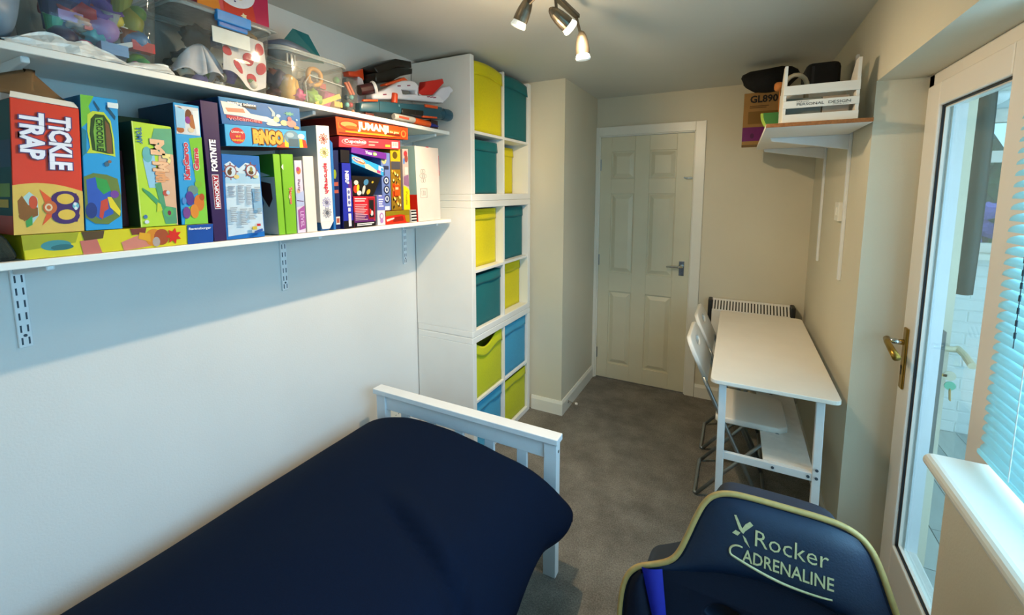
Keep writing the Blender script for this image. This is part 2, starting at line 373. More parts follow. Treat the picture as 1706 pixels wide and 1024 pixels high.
mb.tube([(fx0 - .055, 2.122, 1.033), (fx0 - .06, 2.09, 1.028), (fx0 - .06, 2.04, 1.016), (fx0 - .055, 1.995, 1.0)], [.012, .011, .0115, .013], BRASS)
mb.build('lever_handle', gd, smooth=True)
# outer handle with the keys left hanging in the lock
XB = fx1
PALE = K('#cfc6a6', .35, .3); mb = MB(); mb.box(XB, XB + .036, 2.113, 2.147, .62, 1.085, K('#5b6361', .5)); mb.lathe([(.011, 0), (.010, .05)], (XB + .03, 2.13, 1.02), (1, 0, 0), PALE, 14)
mb.tube([(XB + .078, 2.14, 1.022), (XB + .08, 2.09, 1.016), (XB + .078, 2.02, 1.0)], [.012, .011, .012], PALE); mb.build('outer_handle', gd, smooth=False)
mb = MB(); mb.box(XB + .03, XB + .055, 2.128, 2.131, .915, .925, BRASS); mb.lathe([(.018, 0), (.018, .003)], (XB + .062, 2.128, .92), (0, 1, 0), K('#c9c3a8', .4), 14); mb.lathe([(.016, 0), (.016, .004)], (XB + .064, 2.122, .885), (0, 1, 0), K('#4fb08e', .4), 14); mb.bar((XB + .064, 2.124, .875), (XB + .068, 2.124, .83), .012, .003, BRASS)
mb.build('door_key', gd)
wn = thing('window_1', 'wide white window over the sill behind the venetian blind', None, (RX + .03, .5, ZS)); wn['kind'] = 'structure'; wn.pop('category', None)
mb = MB()
for a in ((1.36, 1.42, ZS, ZR), (-.4, -.34, ZS, ZR), (.48, .54, ZS, ZR), (-.4, 1.42, ZS, ZS + .06), (-.4, 1.42, ZR - .06, ZR)): mb.box(fx0, fx1, *a, UPVC)
mb.build('frame', wn, bevel=.005)
for a in ((-.34, .48), (.54, 1.36)): MB().box(fx0 + .026, fx0 + .029, a[0], a[1], ZS + .06, ZR - .06, GLASS).build('pane', wn)
mb = MB(); mb.box(fx0 - .03, fx0, 1.36, 1.43, ZS + .032, ZS + .10, UPVC); mb.build('sill_end_block', wn, bevel=.008)
# sill board with a rounded nose
mb = MB(); pr = [(RX, .945), (2.105, .945)] + [(2.105 - .017 * sin(pi * i / 8), .962 - .017 * cos(pi * i / 8)) for i in range(1, 8)] + [(2.105, .979), (RX, .979)]
ya, yb = -.4, 1.345; n = len(pr)
mb.add([(x, ya, z) for x, z in pr] + [(x, yb, z) for x, z in pr], [tuple(range(n)), tuple(range(n, 2 * n))[::-1]] + [(i, (i + 1) % n, n + (i + 1) % n, n + i) for i in range(n)], GLOSSW)
b = mb.build('trim_2', smooth=False); struct(b, 'white window sill with a rounded nose')

# venetian blind
bl = thing('venetian_blind', 'pale aqua venetian blind with tilted slats hanging over the window sill', 'blind', (2.19, .5, 1.0))
SY0, SY1 = -.36, 1.352; prof = []
for i in range(5):
    a = (i / 4 - .5); xx = a * .026; zz = .003 * (1 - (2 * a) ** 2); th = radians(38)
    prof.append((xx * cos(th) - zz * sin(th), xx * sin(th) + zz * cos(th)))
def end(a): return .004 * (2 * abs(a)) ** 2
vs = []; k = len(prof)
for j, y in ((0, SY0), (1, SY1)):
    for i, (x, z) in enumerate(prof): vs.append((x, y + (end(i / 4 - .5) if j == 0 else -end(i / 4 - .5) * 2), z))
smb = MB(); fs = [(i, i + 1, k + i + 1, k + i) for i in range(k - 1)]
smb.add(vs, fs, SLAT); sm0 = None
zz = 1.022; nsl = 40
for i in range(nsl):
    if sm0 is None:
        s0 = smb.build('slat'); s0.parent = bl; s0.data.transform(Matrix.Translation((0, -.5, 0))); s0.location = (0, 0, zz - 1.0); s0.data.polygons.foreach_set('use_smooth', [True] * len(s0.data.polygons)); sm0 = s0
        md = s0.modifiers.new('thickness', 'SOLIDIFY'); md.thickness = .0006
    else:
        o = s0.copy(); C.objects.link(o); o.parent = bl; o.location = (0, 0, zz - 1.0 + i * .0233)
MB().box(2.178, 2.202, SY0, SY1, 1.0, 1.012, SLAT).build('bottom_rail', bl, bevel=.003)
MB().box(2.172, 2.21, SY0, SY1 + .004, 1.955, 1.992, GLOSSW).build('head_rail', bl, bevel=.003)
DK = K('#2b3a40', .7)
for y in (-.2, .25, .7, 1.22):
    mb = MB()
    for x in (2.178, 2.202): mb.tube([(x, y, 1.01), (x, y, 1.96)], .0011, METALW, 5)
    mb.build('ladder_cord', bl)
mb = MB()
for i in range(26): mb.tube([(2.166, 1.235, 1.30 + i * .025), (2.166, 1.235, 1.312 + i * .025)], .002, DK, 6)
mb.tube([(2.166, 1.235, 1.28), (2.166, 1.235, 1.955)], .0008, DK, 5)
tag(mb.build('pull_cord', bl), 'dark beaded pull cord')

# ------------------------------------------------------------------ next room seen through the glass (white brick wall, window, curtain)
LYF = 3.82
BRK = K('#dfe6e4', .75, var=.03, scale=20, bump=.3, bscale=120)
wo = MB().box(2.3, 4.6, LYF + .005, LYF + .12, -.1, 1.2, K('#dde4e2', .85)); 
wo.box(2.3, 2.62, LYF + .012, LYF + .12, 1.2, 2.5, BRK); wo.box(2.62, 4.6, LYF + .012, LYF + .12, 2.08, 2.5, BRK); wo.box(4.3, 4.6, LYF + .012, LYF + .12, 1.2, 2.08, BRK)
wo = wo.build('wall_garden_room'); struct(wo, 'white painted brick wall beyond the glazed door')
b0 = None
for r in range(16):
    z = .002 + r * .075
    for c in range(5):
        x = 2.34 + c * .225 + (.1125 if r % 2 else 0)
        if b0 is None:
            b0 = MB().box(0, .217, 0, .008, 0, .0675, BRK).build('brick', bevel=.003, seg=1); b0.parent = wo; b0.location = (x, LYF, z)
        else:
            o = b0.copy(); C.objects.link(o); o.parent = wo; o.location = (x, LYF + rnd.uniform(-.001, .002), z)
fo = MB().box(2.4, 4.6, 1.0, LYF + .005, -.1, -.012, K('#6e7a7c', .6)).build('floor_garden_room'); struct(fo, 'pale grey boarded floor beyond the glazed door')
pm = [K(h, .45, var=.08, scale=6, stretch=(8, .6, 8)) for h in ('#a9b0ad', '#b5bab5', '#9ea7a6')]
for i in range(14):
    x = 2.405 + i * .155
    for j in range(2):
        y0 = (1.0, 2.35 + .3 * (i % 3))[j]; y1 = (2.345 + .3 * (i % 3), LYF)[j]
        p = MB().box(x, x + .151, y0, y1, -.012, 0, pm[(i * 2 + j) % 3]).build('plank', fo)
w2 = thing('window_2', 'white framed garden window in the brick wall outside', None, (3.4, LYF, 1.2)); w2['kind'] = 'structure'; w2.pop('category', None)
mb = MB()
for a in ((2.62, 2.70, 1.2, 2.08), (3.35, 3.42, 1.2, 2.08), (4.22, 4.3, 1.2, 2.08), (2.62, 4.3, 1.2, 1.26), (2.62, 4.3, 2.0, 2.08), (2.62, 4.3, 1.76, 1.83)): mb.box(a[0], a[1], LYF, LYF + .07, a[2], a[3], UPVC)
mb.build('frame', w2, bevel=.004)
MB().box(2.7, 4.22, LYF + .03, LYF + .033, 1.26, 2.0, GLASS).build('pane', w2)
MB().box(2.6, 4.32, LYF - .10, LYF + .02, 1.165, 1.2, GLOSSW).build('sill', w2, bevel=.006)
mb = MB(); CUR = K('#33423f', .85, var=.06, scale=14, stretch=(1, 1, .1), bump=.2)
def curt(u, v): 
    x = 2.56 + .175 * u; return (x + .006 * sin(3 * v), 3.0 + .015 * sin(u * 14), 1.07 + v * 1.06)
mb.grid(curt, 36, 6, CUR); b = mb.build('curtain', smooth=True, solid=.006); recenter(b); tag(b, 'dark grey green curtain hanging beyond the glazed door', 'curtain')
b = MB().box(2.35, 4.6, 2.7, 3.95, 2.13, 2.2, K('#dfe3e2', .8)).build('ceiling_garden_room'); struct(b, 'white ceiling strip beyond the glazed door')
lp = thing('dome_lamp', 'white dome ceiling lamp beyond the glazed door', 'lamp', (2.83, 3.35, 2.13))
MB().lathe([(.13, 0), (.13, .02), (.11, .03)], (2.83, 3.35, 2.13), (0, 0, -1), GLOSSW, 28).build('base_plate', lp, smooth=False)
MB().lathe([(.075, 0), (.075, .02), (.065, .04), (.04, .058), (.012, .065)], (2.83, 3.35, 2.10), (0, 0, -1), K('#f2f4f2', .3), 28).build('dome', lp, smooth=True)
mb = MB(); GR = [K(h, .9, var=.3, scale=20) for h in ('#2e4a25', '#3d5f2c', '#24391f')]
b = MB().box(2.2, 6.5, LYF + .12, 8.0, -.2, -.1, K('#54703c', .95, var=.2, scale=20)).build('ground'); struct(b, 'green garden lawn outside the window')
for i in range(46):
    blob(mb, (2.4 + rnd.random() * 3.4, 6.3 + rnd.random() * .7, rnd.random() * 2.1), .34, GR[i % 3], i, .5, sub=2, freq=2.6)
tag(recenter(mb.build('garden_hedge')), 'dark green hedge seen through the garden window', 'hedge')
mb = MB(); mb.tube([(3.55, 5.2, -.1), (3.55, 5.2, 1.2)], .02, K('#4a3b2b', .9), 6)
for i in range(14): blob(mb, (3.55 + rnd.uniform(-.2, .2), 5.2 + rnd.uniform(-.1, .1), 1.2 + rnd.uniform(-.15, .25)), .07, K('#7a62b8', .8), i, .5)
tag(recenter(mb.build('flowering_shrub')), 'purple flowering shrub seen through the garden window', 'shrub')

# ------------------------------------------------------------------ cube shelf tower: three 2 x 2 units, one on another
TX0, TX1, T0, UH, UL = .006, .398, 2.0396, .768, .7617
T1 = T0 + UL; TH = .038; CELL = (UL - 2 * TH - .016) / 2
YEL, TEAL, LIME, AQUA = '#e0cf12', '#05696c', '#c6c81c', '#3d9dc4'
units = [('lowest white cube shelf unit of the tower, behind the bed end', 0), ('middle white cube shelf unit of the tower', 1), ('topmost white cube shelf unit of the tower, open at the top near the ceiling', 2)]
for lab, k in units:
    z = k * UH; t = thing('cube_shelf', lab, 'shelf unit', ((TX0 + TX1) / 2, (T0 + T1) / 2, z), 'stacked cube shelf units')
    top = z + UH
    MB().box(TX0, TX1, T0, T0 + TH, z + TH, top - (TH if k < 2 else 0), WHITE).build('side_panel', t, bevel=.0015, seg=1)
    MB().box(TX0, TX1, T1 - TH, T1, z + TH, top - (TH if k < 2 else 0), WHITE).build('side_panel', t, bevel=.0015, seg=1)
    MB().box(TX0, TX1, T0, T1, z + .0005, z + TH, WHITE).build('base_board', t, bevel=.0028, seg=1)
    if k < 2: MB().box(TX0, TX1, T0, T1, top - TH, top - .0005, WHITE).build('top_board', t, bevel=.0028, seg=1)
    MB().box(TX0, TX1 - .004, T0 + TH + CELL, T0 + TH + CELL + .016, z + TH, top - (TH if k < 2 else .004), WHITE).build('divider', t, bevel=.001, seg=1)
    zm = z + .365
    for a in (T0 + TH, T0 + TH + CELL + .016): MB().box(TX0, TX1 - .004, a, a + CELL, zm, zm + .016, WHITE).build('shelf', t, bevel=.001, seg=1)
    MB().box(TX0, TX0 + .005, T0 + TH, T1 - TH, z + TH, top - TH, WHITE).build('back_panel', t)
def basket(u, row, col, color, lab, recess=.008, sag=0, arc=0):
    z0 = u * UH + (TH if row == 0 else .381) + .001; y0 = T0 + TH + (col * (CELL + .016)) + .003; w = CELL - .006
    h = (.322 if row == 0 else .335) if not arc else .383
    if row == 1 and not arc: h = .354
    h += -.006; X = TX1 - .008 - recess; d = .30 - recess; hue = color
    t = thing('fabric_basket', lab, 'basket', (X - d / 2, y0 + w / 2, z0), 'fabric baskets in the cube shelves')
    F = K(hue, .85, var=.05, scale=140, bump=.15, bscale=600, spec=.15, sheen=.1)
    def topz(a): return h - (.012 if not arc else .014 * (2 * a - 1) ** 2) - sag * max(0, sin(pi * min(1, a * 1.25))) ** 1.3
    def fr(a, c, off=0):
        zz = topz(a) * c; bul = .006 * sin(pi * a) * sin(pi * c)
        return (X - .008 + bul + off + .0015 * noise.noise(Vector((a * 5, c * 5, u * 3 + col))), y0 + w * a, z0 + zz)
    mb = MB(); mb.grid(fr, 16, 14, F)
    mb.grid(lambda a, c: (X - .008 - d * a, y0 + .001, z0 + (topz(0) * (1 - a) + (h - .02) * a) * c), 6, 5, F)
    mb.grid(lambda a, c: (X - .008 - d * a, y0 + w - .001, z0 + (topz(1) * (1 - a) + (h - .02) * a) * c), 6, 5, F)
    mb.grid(lambda a, c: (X - .008 - d, y0 + w * a, z0 + (h - .02) * c), 6, 5, F)
    mb.grid(lambda a, c: (X - .008 - d * a, y0 + w * c, z0 + .002), 2, 2, F)
    mb.build('body', t, smooth=True, solid=.003)
    mb = MB(); mb.grid(lambda a, c: (fr(a, 1 - .19 * (1 - c) - (.02 * sin(a * 5 + u) * (1 - c) if sag else 0))[0] + .003 + .004 * (1 - c) * (1 + .8 * sin(a * 9 + u * 2 + col)), y0 + w * a, fr(a, 1 - .19 * (1 - c) - (.03 * a * (1 - c) if sag else 0))[2] + .001), 16, 4, F)
    mb.build('top_hem', t, smooth=True, solid=.0025)
    return t
basket(2, 1, 0, YEL, 'yellow fabric basket in the top row of the tower, touching the ceiling', .0, 0, 1)
basket(2, 1, 1, TEAL, 'teal fabric basket in the top row of the tower beside the door corner', .0, 0, 1)
basket(2, 0, 0, TEAL, 'teal fabric basket just below the topmost yellow basket', .035)
basket(2, 0, 1, YEL, 'yellow fabric basket pushed deep into its cube, under the topmost teal basket', .105)
basket(1, 1, 0, YEL, 'yellow fabric basket in the upper near cube of the middle unit', .045)
basket(1, 1, 1, TEAL, 'teal fabric basket in the upper far cube of the middle unit', .03)
basket(1, 0, 0, TEAL, 'teal fabric basket in the lower near cube of the middle unit', .012)
basket(1, 0, 1, YEL, 'yellow fabric basket in the lower far cube of the middle unit', .05)
basket(0, 1, 0, LIME, 'lime yellow fabric basket with a sagging open top, in the lowest unit', .006, .05)
basket(0, 1, 1, AQUA, 'sky blue fabric basket with a creased hem beside the sagging lime basket', .006)
basket(0, 0, 0, AQUA, 'sky blue fabric basket half hidden behind the bed rail', .012)
basket(0, 0, 1, LIME, 'lime yellow fabric basket at the bottom, next to the white skirting', .004)

# ------------------------------------------------------------------ wall shelves with uprights
SX, SE, SB = .274, 2.022, -.42
for lab, zt in (('upper long white wall shelf holding tubs and toy blasters', 1.911), ('lower long white wall shelf holding game boxes', 1.438)):
    b = MB().box(.012, SX, SB, SE, zt - .018, zt, WHITE).build('wall_shelf', bevel=.0015, seg=1); recenter(b)
    tag(b, lab, 'shelf', 'long shelves on the left wall')
SLOT = K('#3e4c57', .8)
for i, (y, nm) in enumerate(((.43, 'slotted upright under the left end of the lower shelf'), (1.19, 'slotted upright under the middle of the lower shelf'), (1.943, 'slotted upright next to the cube shelf tower'))):
    t = thing('shelf_upright', 'white metal ' + nm, 'shelf bracket', (0, y, 1.178), 'shelf uprights on the left wall')
    mb = MB(); mb.box(0, .010, y - .0135, y + .0135, 1.178, 1.99, METALW); mb.build('upright', t, bevel=.0015, seg=1)
    mb = MB(); zz = 1.186
    while zz < 1.41:
        for s in (-1, 1): mb.box(.0098, .0103, y + s * .0065 - .0018, y + s * .0065 + .0018, zz, zz + .019, SLOT)
        zz += .0335
    mb.lathe([(.004, 0), (.004, .002)], (.009, y, 1.2105), (1, 0, 0), SLOT, 10)
    mb.build('slots', t)
    for zt in (1.893, 1.42):
        mb = MB(); mb.hexa([(.010, y - .008, zt - .045), (.24, y - .008, zt - .014), (.24, y + .008, zt - .014), (.010, y + .008, zt - .045)], [(.010, y - .008, zt), (.24, y - .008, zt), (.24, y + .008, zt), (.010, y + .008, zt)], METALW)
        mb.build('bracket_arm', t, bevel=.003)

# ------------------------------------------------------------------ game boxes
BOXGRP = 'game boxes on the lower shelf'
def gamebox(label, quad, color, X=.262, depth=.2, prints=(), texts=(), side=None, top=None, sideprints=(), name='game_box', cat='game box', bevel=.0012, bottom=None, group=BOXGRP):
    q = [(X, y, z) for y, z in quad]; X1 = max(.013, X - depth)
    cy = sum(p[0] for p in quad) / 4; z0 = min(p[1] for p in quad)
    t = thing(name, label, cat, ((X + X1) / 2, cy, z0), group)
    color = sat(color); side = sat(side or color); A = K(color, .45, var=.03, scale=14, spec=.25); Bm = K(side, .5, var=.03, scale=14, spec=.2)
    f = q; k = [(X1, y, z) for y, z in quad]
    mb = MB(); mb.add(f + k, [(3, 2, 1, 0)], A); mb.add(f + k, [(4, 5, 6, 7), (0, 4, 7, 3), (1, 2, 6, 5)], Bm)
    mb.add(f + k, [(0, 1, 5, 4)], K(top or side or color, .45, var=.03, scale=14)); mb.add(f + k, [(3, 7, 6, 2)], K(bottom or side or color, .45, var=.03, scale=14))
    body = mb.build('body', t)
    bm = bmesh.new(); bm.from_mesh(body.data); bmesh.ops.remove_doubles(bm, verts=bm.verts, dist=1e-5); bmesh.ops.recalc_face_normals(bm, faces=bm.faces)
    bmesh.ops.bevel(bm, geom=list(bm.edges), offset=bevel, segments=1, affect='EDGES', clamp_overlap=True); bm.to_mesh(body.data); bm.free()
    F = Face(*q)
    if prints: F.prints('front_print', t, prints)
    for tx in texts: F.text(t, *tx[:4], **(tx[4] if len(tx) > 4 else {}))
    if sideprints:
        G = Face(k[0], q[0], q[3], k[3]); G.prints('side_print', t, sideprints)
    return t
def rb(c, u0, v0, u1, v1): return ('r', c, u0, v0, u1, v1)
def lines(c, u0, v0, u1, v1, n, fill=.5):
    return [('r', c, u0, v0 + (v1 - v0) * i / n, u0 + (u1 - u0) * (1 - .25 * ((i * 7) % 3) / 2), v0 + (v1 - v0) * (i + fill) / n) for i in range(n)]

gamebox('yellow and red jigsaw box lying flat under the orange and blue boxes, with blue end', [(.382, 1.494), (.784, 1.494), (.781, 1.4385), (.383, 1.4385)], '#d9cc28', .266, .235, [
    ('p', '#a9a81d', [(.0, .0), (.24, .0), (.22, .45), (.0, .62)]), ('e', '#4f8f95', .135, .5, .065, .22), ('e', '#3a6f74', .16, .6, .05, .12), ('p', '#c9776a', [(.24, .4), (.32, .35), (.34, 1.), (.25, 1.)]),
    ('p', '#5b4420', [(.25, .0), (.36, .0), (.35, .35), (.26, .4)]), ('p', '#d58a78', [(.44, .6), (.56, .25), (.6, .9), (.45, 1.)]), ('p', '#7a3a2a', [(.49, .0), (.58, .0), (.57, .3), (.5, .3)]),
    ('e', '#d98b2c', .62, .5, .05, .42), ('e', '#a5512a', .665, .5, .045, .4), ('e', '#b9a9a0', .632, .72, .022, .24), ('s', '#d2321f', .738, .5, .05, .42, 7), ('p', '#e0a52c', [(.54, .2), (.6, .3), (.6, .7), (.53, .5)]),
    rb('#1d4f9c', .825, 0, 1, 1)], [('Ravensburger', (.835, .14, .985, .30), '#f2f4f6', 0, {'bold': .015})], side='#c9bd25')
bagm = K('#1c2621', .95, var=.2, scale=40, bump=.4, bscale=150)
mb = MB(); mb.hexa([(.06, .21, 1.439), (.268, .21, 1.439), (.268, .381, 1.439), (.06, .378, 1.439)], [(.07, .22, 1.505), (.262, .22, 1.505), (.258, .360, 1.502), (.07, .362, 1.502)], bagm); tag(recenter(mb.build('fabric_pouch', bevel=.018, seg=3)), 'dark green fabric pouch at the left end of the lower shelf', 'pouch')
t = gamebox('orange red and cream game box with purple outlined lettering, left end of lower shelf', [(.392, 1.795), (.505, 1.788), (.49, 1.4955), (.372, 1.4955)], '#d9482a', .262, .23, [
    ('p', '#e2bf62', [(0, .66)] + [(u, .66 - .055 * sin(pi * min(1, u * .8 + .15)) + .02 * u) for u in [i / 12 for i in range(13)]] + [(1, .66), (1, 1), (0, 1)]),
    ('p', '#b9d8d6', [(.14, .72), (.22, .68), (.33, .73), (.34, .86), (.24, .93), (.15, .86)]), ('p', '#8a5a1f', [(.06, .75), (.12, .71), (.2, .78), (.33, .80), (.33, .86), (.14, .9), (.07, .84)]), ('e', '#c8552f', .27, .76, .06, .05), ('e', '#8a5a1f', .14, .86, .07, .03),
    ('p', '#e0622f', [(.36, .66), (.55, .74), (.55, .86), (.38, .94), (.47, .82)]), ('p', '#4c9a52', [(.16, .9), (.25, .86), (.25, .93), (.17, .95)]),
    ('e', '#4b2c63', .73, .735, .21, .065), ('e', '#4b2c63', .73, .87, .21, .065), ('e', '#4b2c63', .63, .80, .11, .09), ('p', '#4b2c63', [(.6, .68), (.9, .69), (.95, .8), (.9, .92), (.6, .92)]),
    ('e', '#e4bf55', .73, .735, .13, .042), ('e', '#e4bf55', .74, .86, .13, .042), ('e', '#c86a34', .5, .80, .10, .052), ('e', '#e9d6b4', .48, .80, .055, .03), ('e', '#c86a34', .48, .80, .03, .016), ('e', '#7fc2d0', .88, .79, .05, .028), ('e', '#f2f4f4', .87, .775, .025, .014), ('e', '#f2f4f4', .88, .81, .025, .014)],
    [('TiCKLE', (.53, .09, .84, .5), '#eeecf6', -90, {'out': '#55406f', 'ow': .085, 'bold': .04, 'h': .0026}), ('TRAP', (.13, .09, .44, .43), '#eeecf6', -90, {'out': '#55406f', 'ow': .085, 'bold': .04, 'h': .0026})],
    side='#0e4a46', top='#e8e4da', sideprints=[rb('#c04a2a', 0, .86, 1, 1), rb('#7e9a30', .55, .62, .95, .72), rb('#d8b53c', .6, .74, .9, .8), rb('#0b3a52', 0, .3, 1, .5)])
mb = MB(); E = K('#e6e2d8', .6)
mb.add([(.262, .392, 1.796), (.262, .504, 1.789), (.252, .500, 1.803), (.252, .397, 1.810)], [(0, 1, 2, 3)], E); o = mb.build('tuck_flap', t, solid=.0012); tag(o, 'white tuck flap')
mb = MB(); BRW = K('#6b5233', .85, var=.1, scale=30)
mb.grid(lambda a, c: (.247 - .045 * c, .372 + .135 * a + (.02 * c if a < .5 else -.005 * c), 1.806 - .008 * a + (.004 + .066 * min(1, .62 + 1.0 * a, 1.02 * (1.04 - a) / .48)) * c), 24, 5, BRW); o = mb.build('lid_flap', t, smooth=True, solid=.002); tag(o, 'brown inner card of the lifted lid flap')
gamebox('blue and green game box with a leaf shaped badge, beside the orange red box', [(.51, 1.823), (.582, 1.823), (.566, 1.4955), (.493, 1.4955)], '#3aa0d8', .262, .23, [
    ('p', '#7cc04a', [(0, 0), (.35, .0), (.2, .08), (.3, .16), (0, .24)]), ('p', '#2f7f92', [(0, .24), (.12, .26), (.1, .42), (0, .45)]), ('p', '#26566f', [(.35, .03), (.5, .09), (.46, .11), (.33, .05)]), ('p', '#26566f', [(.68, .05), (.92, .13), (.9, .16), (.66, .08)]),
    ('p', '#c9d94e', [(.16, .14), (.3, .11), (.6, .11), (.78, .17), (.85, .30), (.87, .44), (.7, .43), (.45, .42), (.1, .425), (.2, .38), (.14, .26)]),
    ('p', '#2f4a1c', [(.24, .17), (.36, .13), (.6, .13), (.75, .19), (.81, .30), (.82, .42), (.66, .42), (.25, .40), (.2, .28)]), ('p', '#7fae4a', [(.36, .16), (.56, .15), (.6, .40), (.34, .40), (.3, .26)]), ('p', '#7a5a3a', [(.62, .17), (.72, .2), (.78, .3), (.79, .42), (.64, .41)]),
    ('p', '#6d7f3f', [(0, .60), (.25, .57), (.6, .58), (.9, .61), (.98, .74), (.95, .9), (.6, .96), (.25, .95), (0, .90)]), ('p', '#3c5fb4', [(.06, .62), (.3, .6), (.7, .7), (.75, .88), (.4, .92), (.08, .86)]), ('p', '#3f9a4e', [(.3, .6), (.6, .62), (.7, .7), (.5, .73), (.34, .68)]), ('e', '#31407f', .16, .85, .15, .06),
    ('p', '#c8503c', [(.42, .78), (.6, .76), (.62, .84), (.5, .86), (.45, .92), (.36, .9)]), ('p', '#e6d23a', [(.6, .75), (.7, .75), (.95, .86), (.92, .9), (.66, .83)]), ('e', '#7a4a9a', .8, .73, .12, .03), ('e', '#49687c', .62, .5, .07, .018), ('e', '#8a6a5a', .7, .48, .05, .012), rb('#e9f2f4', .7, .03, 1.0, .07)],
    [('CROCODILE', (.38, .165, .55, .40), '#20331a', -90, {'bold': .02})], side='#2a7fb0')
gamebox('dark maroon box set back in shadow left of the lime green box', [(.585, 1.70), (.605, 1.70), (.605, 1.4955), (.585, 1.4955)], '#4a1416', .20, .17)
gamebox('dark green box set back behind the lime box', [(.61, 1.80), (.70, 1.80), (.70, 1.4955), (.61, 1.4955)], '#2a3d1c', .14, .11)
gamebox('lime green game box with pale and orange lettering and a long green frog shape', [(.606, 1.774), (.697, 1.77), (.693, 1.4955), (.605, 1.4955)], '#b9d84a', .262, .115, [
    ('p', '#9fcbe4', [(.2, .34), (.5, .3), (.55, .62), (.3, .62)]), ('p', '#6aa886', [(.55, .04), (1, .02), (1, .3), (.62, .28), (.46, .14)]), ('p', '#e0b89a', [(.62, .26), (1, .28), (1, 1), (.66, .9), (.55, .5)]), ('p', '#5d9c78', [(.45, .58), (.62, .56), (.7, .8), (.98, .82), (.98, .98), (.66, .98)]),
    ('e', '#6fb0b4', .32, .3, .12, .075), ('p', '#4f9a6c', [(.12, .62), (.3, .66), (.62, .78), (.8, .85), (.78, .88), (.55, .82), (.14, .65)]), ('e', '#5fae6a', .76, .86, .13, .05), ('e', '#7a3344', .78, .87, .05, .025), ('p', '#c9d24a', [(.48, .76), (.56, .78), (.6, .84), (.44, .86)]), ('e', '#b85a48', .72, .67, .08, .03), ('e', '#c9dbe4', .78, .665, .05, .02),
    ('e', '#5a7fb0', .14, .90, .05, .02), ('e', '#dfe8ee', .16, .95, .06, .018), rb('#d5e58a', .0, 0, .03, 1)],
    [('TOMY', (.09, .05, .22, .2), '#3a6c9a', -90, {'bold': .04}), ('M', (.44, .16, .74, .28), '#e3b690', -90, {'out': '#5f8f8a', 'ow': .1, 'bold': .08}), ('r', (.72, .29, .9, .36), '#e6d48a', -90, {'out': '#5f7f8a', 'ow': .08, 'bold': .06}),
     ('M', (.46, .37, .82, .45), '#e3b690', -90, {'out': '#c8742e', 'ow': .08, 'bold': .06}), ('uth', (.5, .46, .82, .56), '#dfa070', -90, {'out': '#c8742e', 'ow': .06, 'bold': .05})], side='#3a4d22',
    sideprints=[rb('#26331a', 0, 0, 1, .5)])
gamebox('blue and green game box with red lettering and cartoon animals, left of the purple box', [(.707, 1.839), (.774, 1.839), (.7735, 1.4955), (.703, 1.4955)], '#3f9fd6', .262, .2, [
    ('p', '#79b83a', [(.5, .28), (1, .26), (1, 1), (.8, .98), (.62, .6)]), ('p', '#86c64c', [(.2, .86), (1, .8), (1, 1), (.1, 1)]), rb('#d4d8dc', .05, .02, .95, .25), ('e', '#7a4a2c', .2, .06, .15, .03), ('e', '#6a3f24', .55, .1, .14, .06), ('e', '#a46a40', .7, .14, .15, .06), ('e', '#8a3c8c', .5, .13, .1, .03), ('p', '#e2e9ec', [(.7, .05), (.95, .04), (.95, .24), (.8, .24)]), ('e', '#a5643a', .2, .215, .14, .025), ('e', '#d8c9b0', .6, .21, .12, .02), ('p', '#9ec9e6', [(.05, .03), (.4, .05), (.38, .2), (.06, .2)]),
    ('e', '#7fae3a', .72, .66, .14, .03), ('e', '#6f8f8a', .5, .71, .2, .04), ('e', '#56418c', .36, .78, .16, .06), ('e', '#cf7a34', .7, .82, .2, .07), ('e', '#d98c3c', .5, .89, .16, .06), ('e', '#7a4a8c', .2, .9, .14, .05), ('e', '#5a8cc8', .14, .8, .08, .03), ('e', '#b0542c', .82, .77, .1, .03)],
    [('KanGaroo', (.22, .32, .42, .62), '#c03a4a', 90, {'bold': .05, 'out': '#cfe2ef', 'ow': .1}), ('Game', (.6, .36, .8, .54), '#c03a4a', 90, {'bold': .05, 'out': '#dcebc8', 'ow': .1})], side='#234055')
gamebox('tall dark purple box with white upward lettering and a red outlined word', [(.775, 1.857), (.825, 1.857), (.823, 1.4395), (.7855, 1.4395)], '#35204f', .266, .245, [
    rb('#d8d4dc', .27, .515, .72, .765), rb('#a8283c', .3, .522, .69, .758)],
    [('MONOPOLY', (.36, .53, .63, .75), '#eeeaf0', 90, {'bold': .03}), ('FORTNITE', (.3, .27, .66, .49), '#f1eef4', 90, {'bold': .05})])
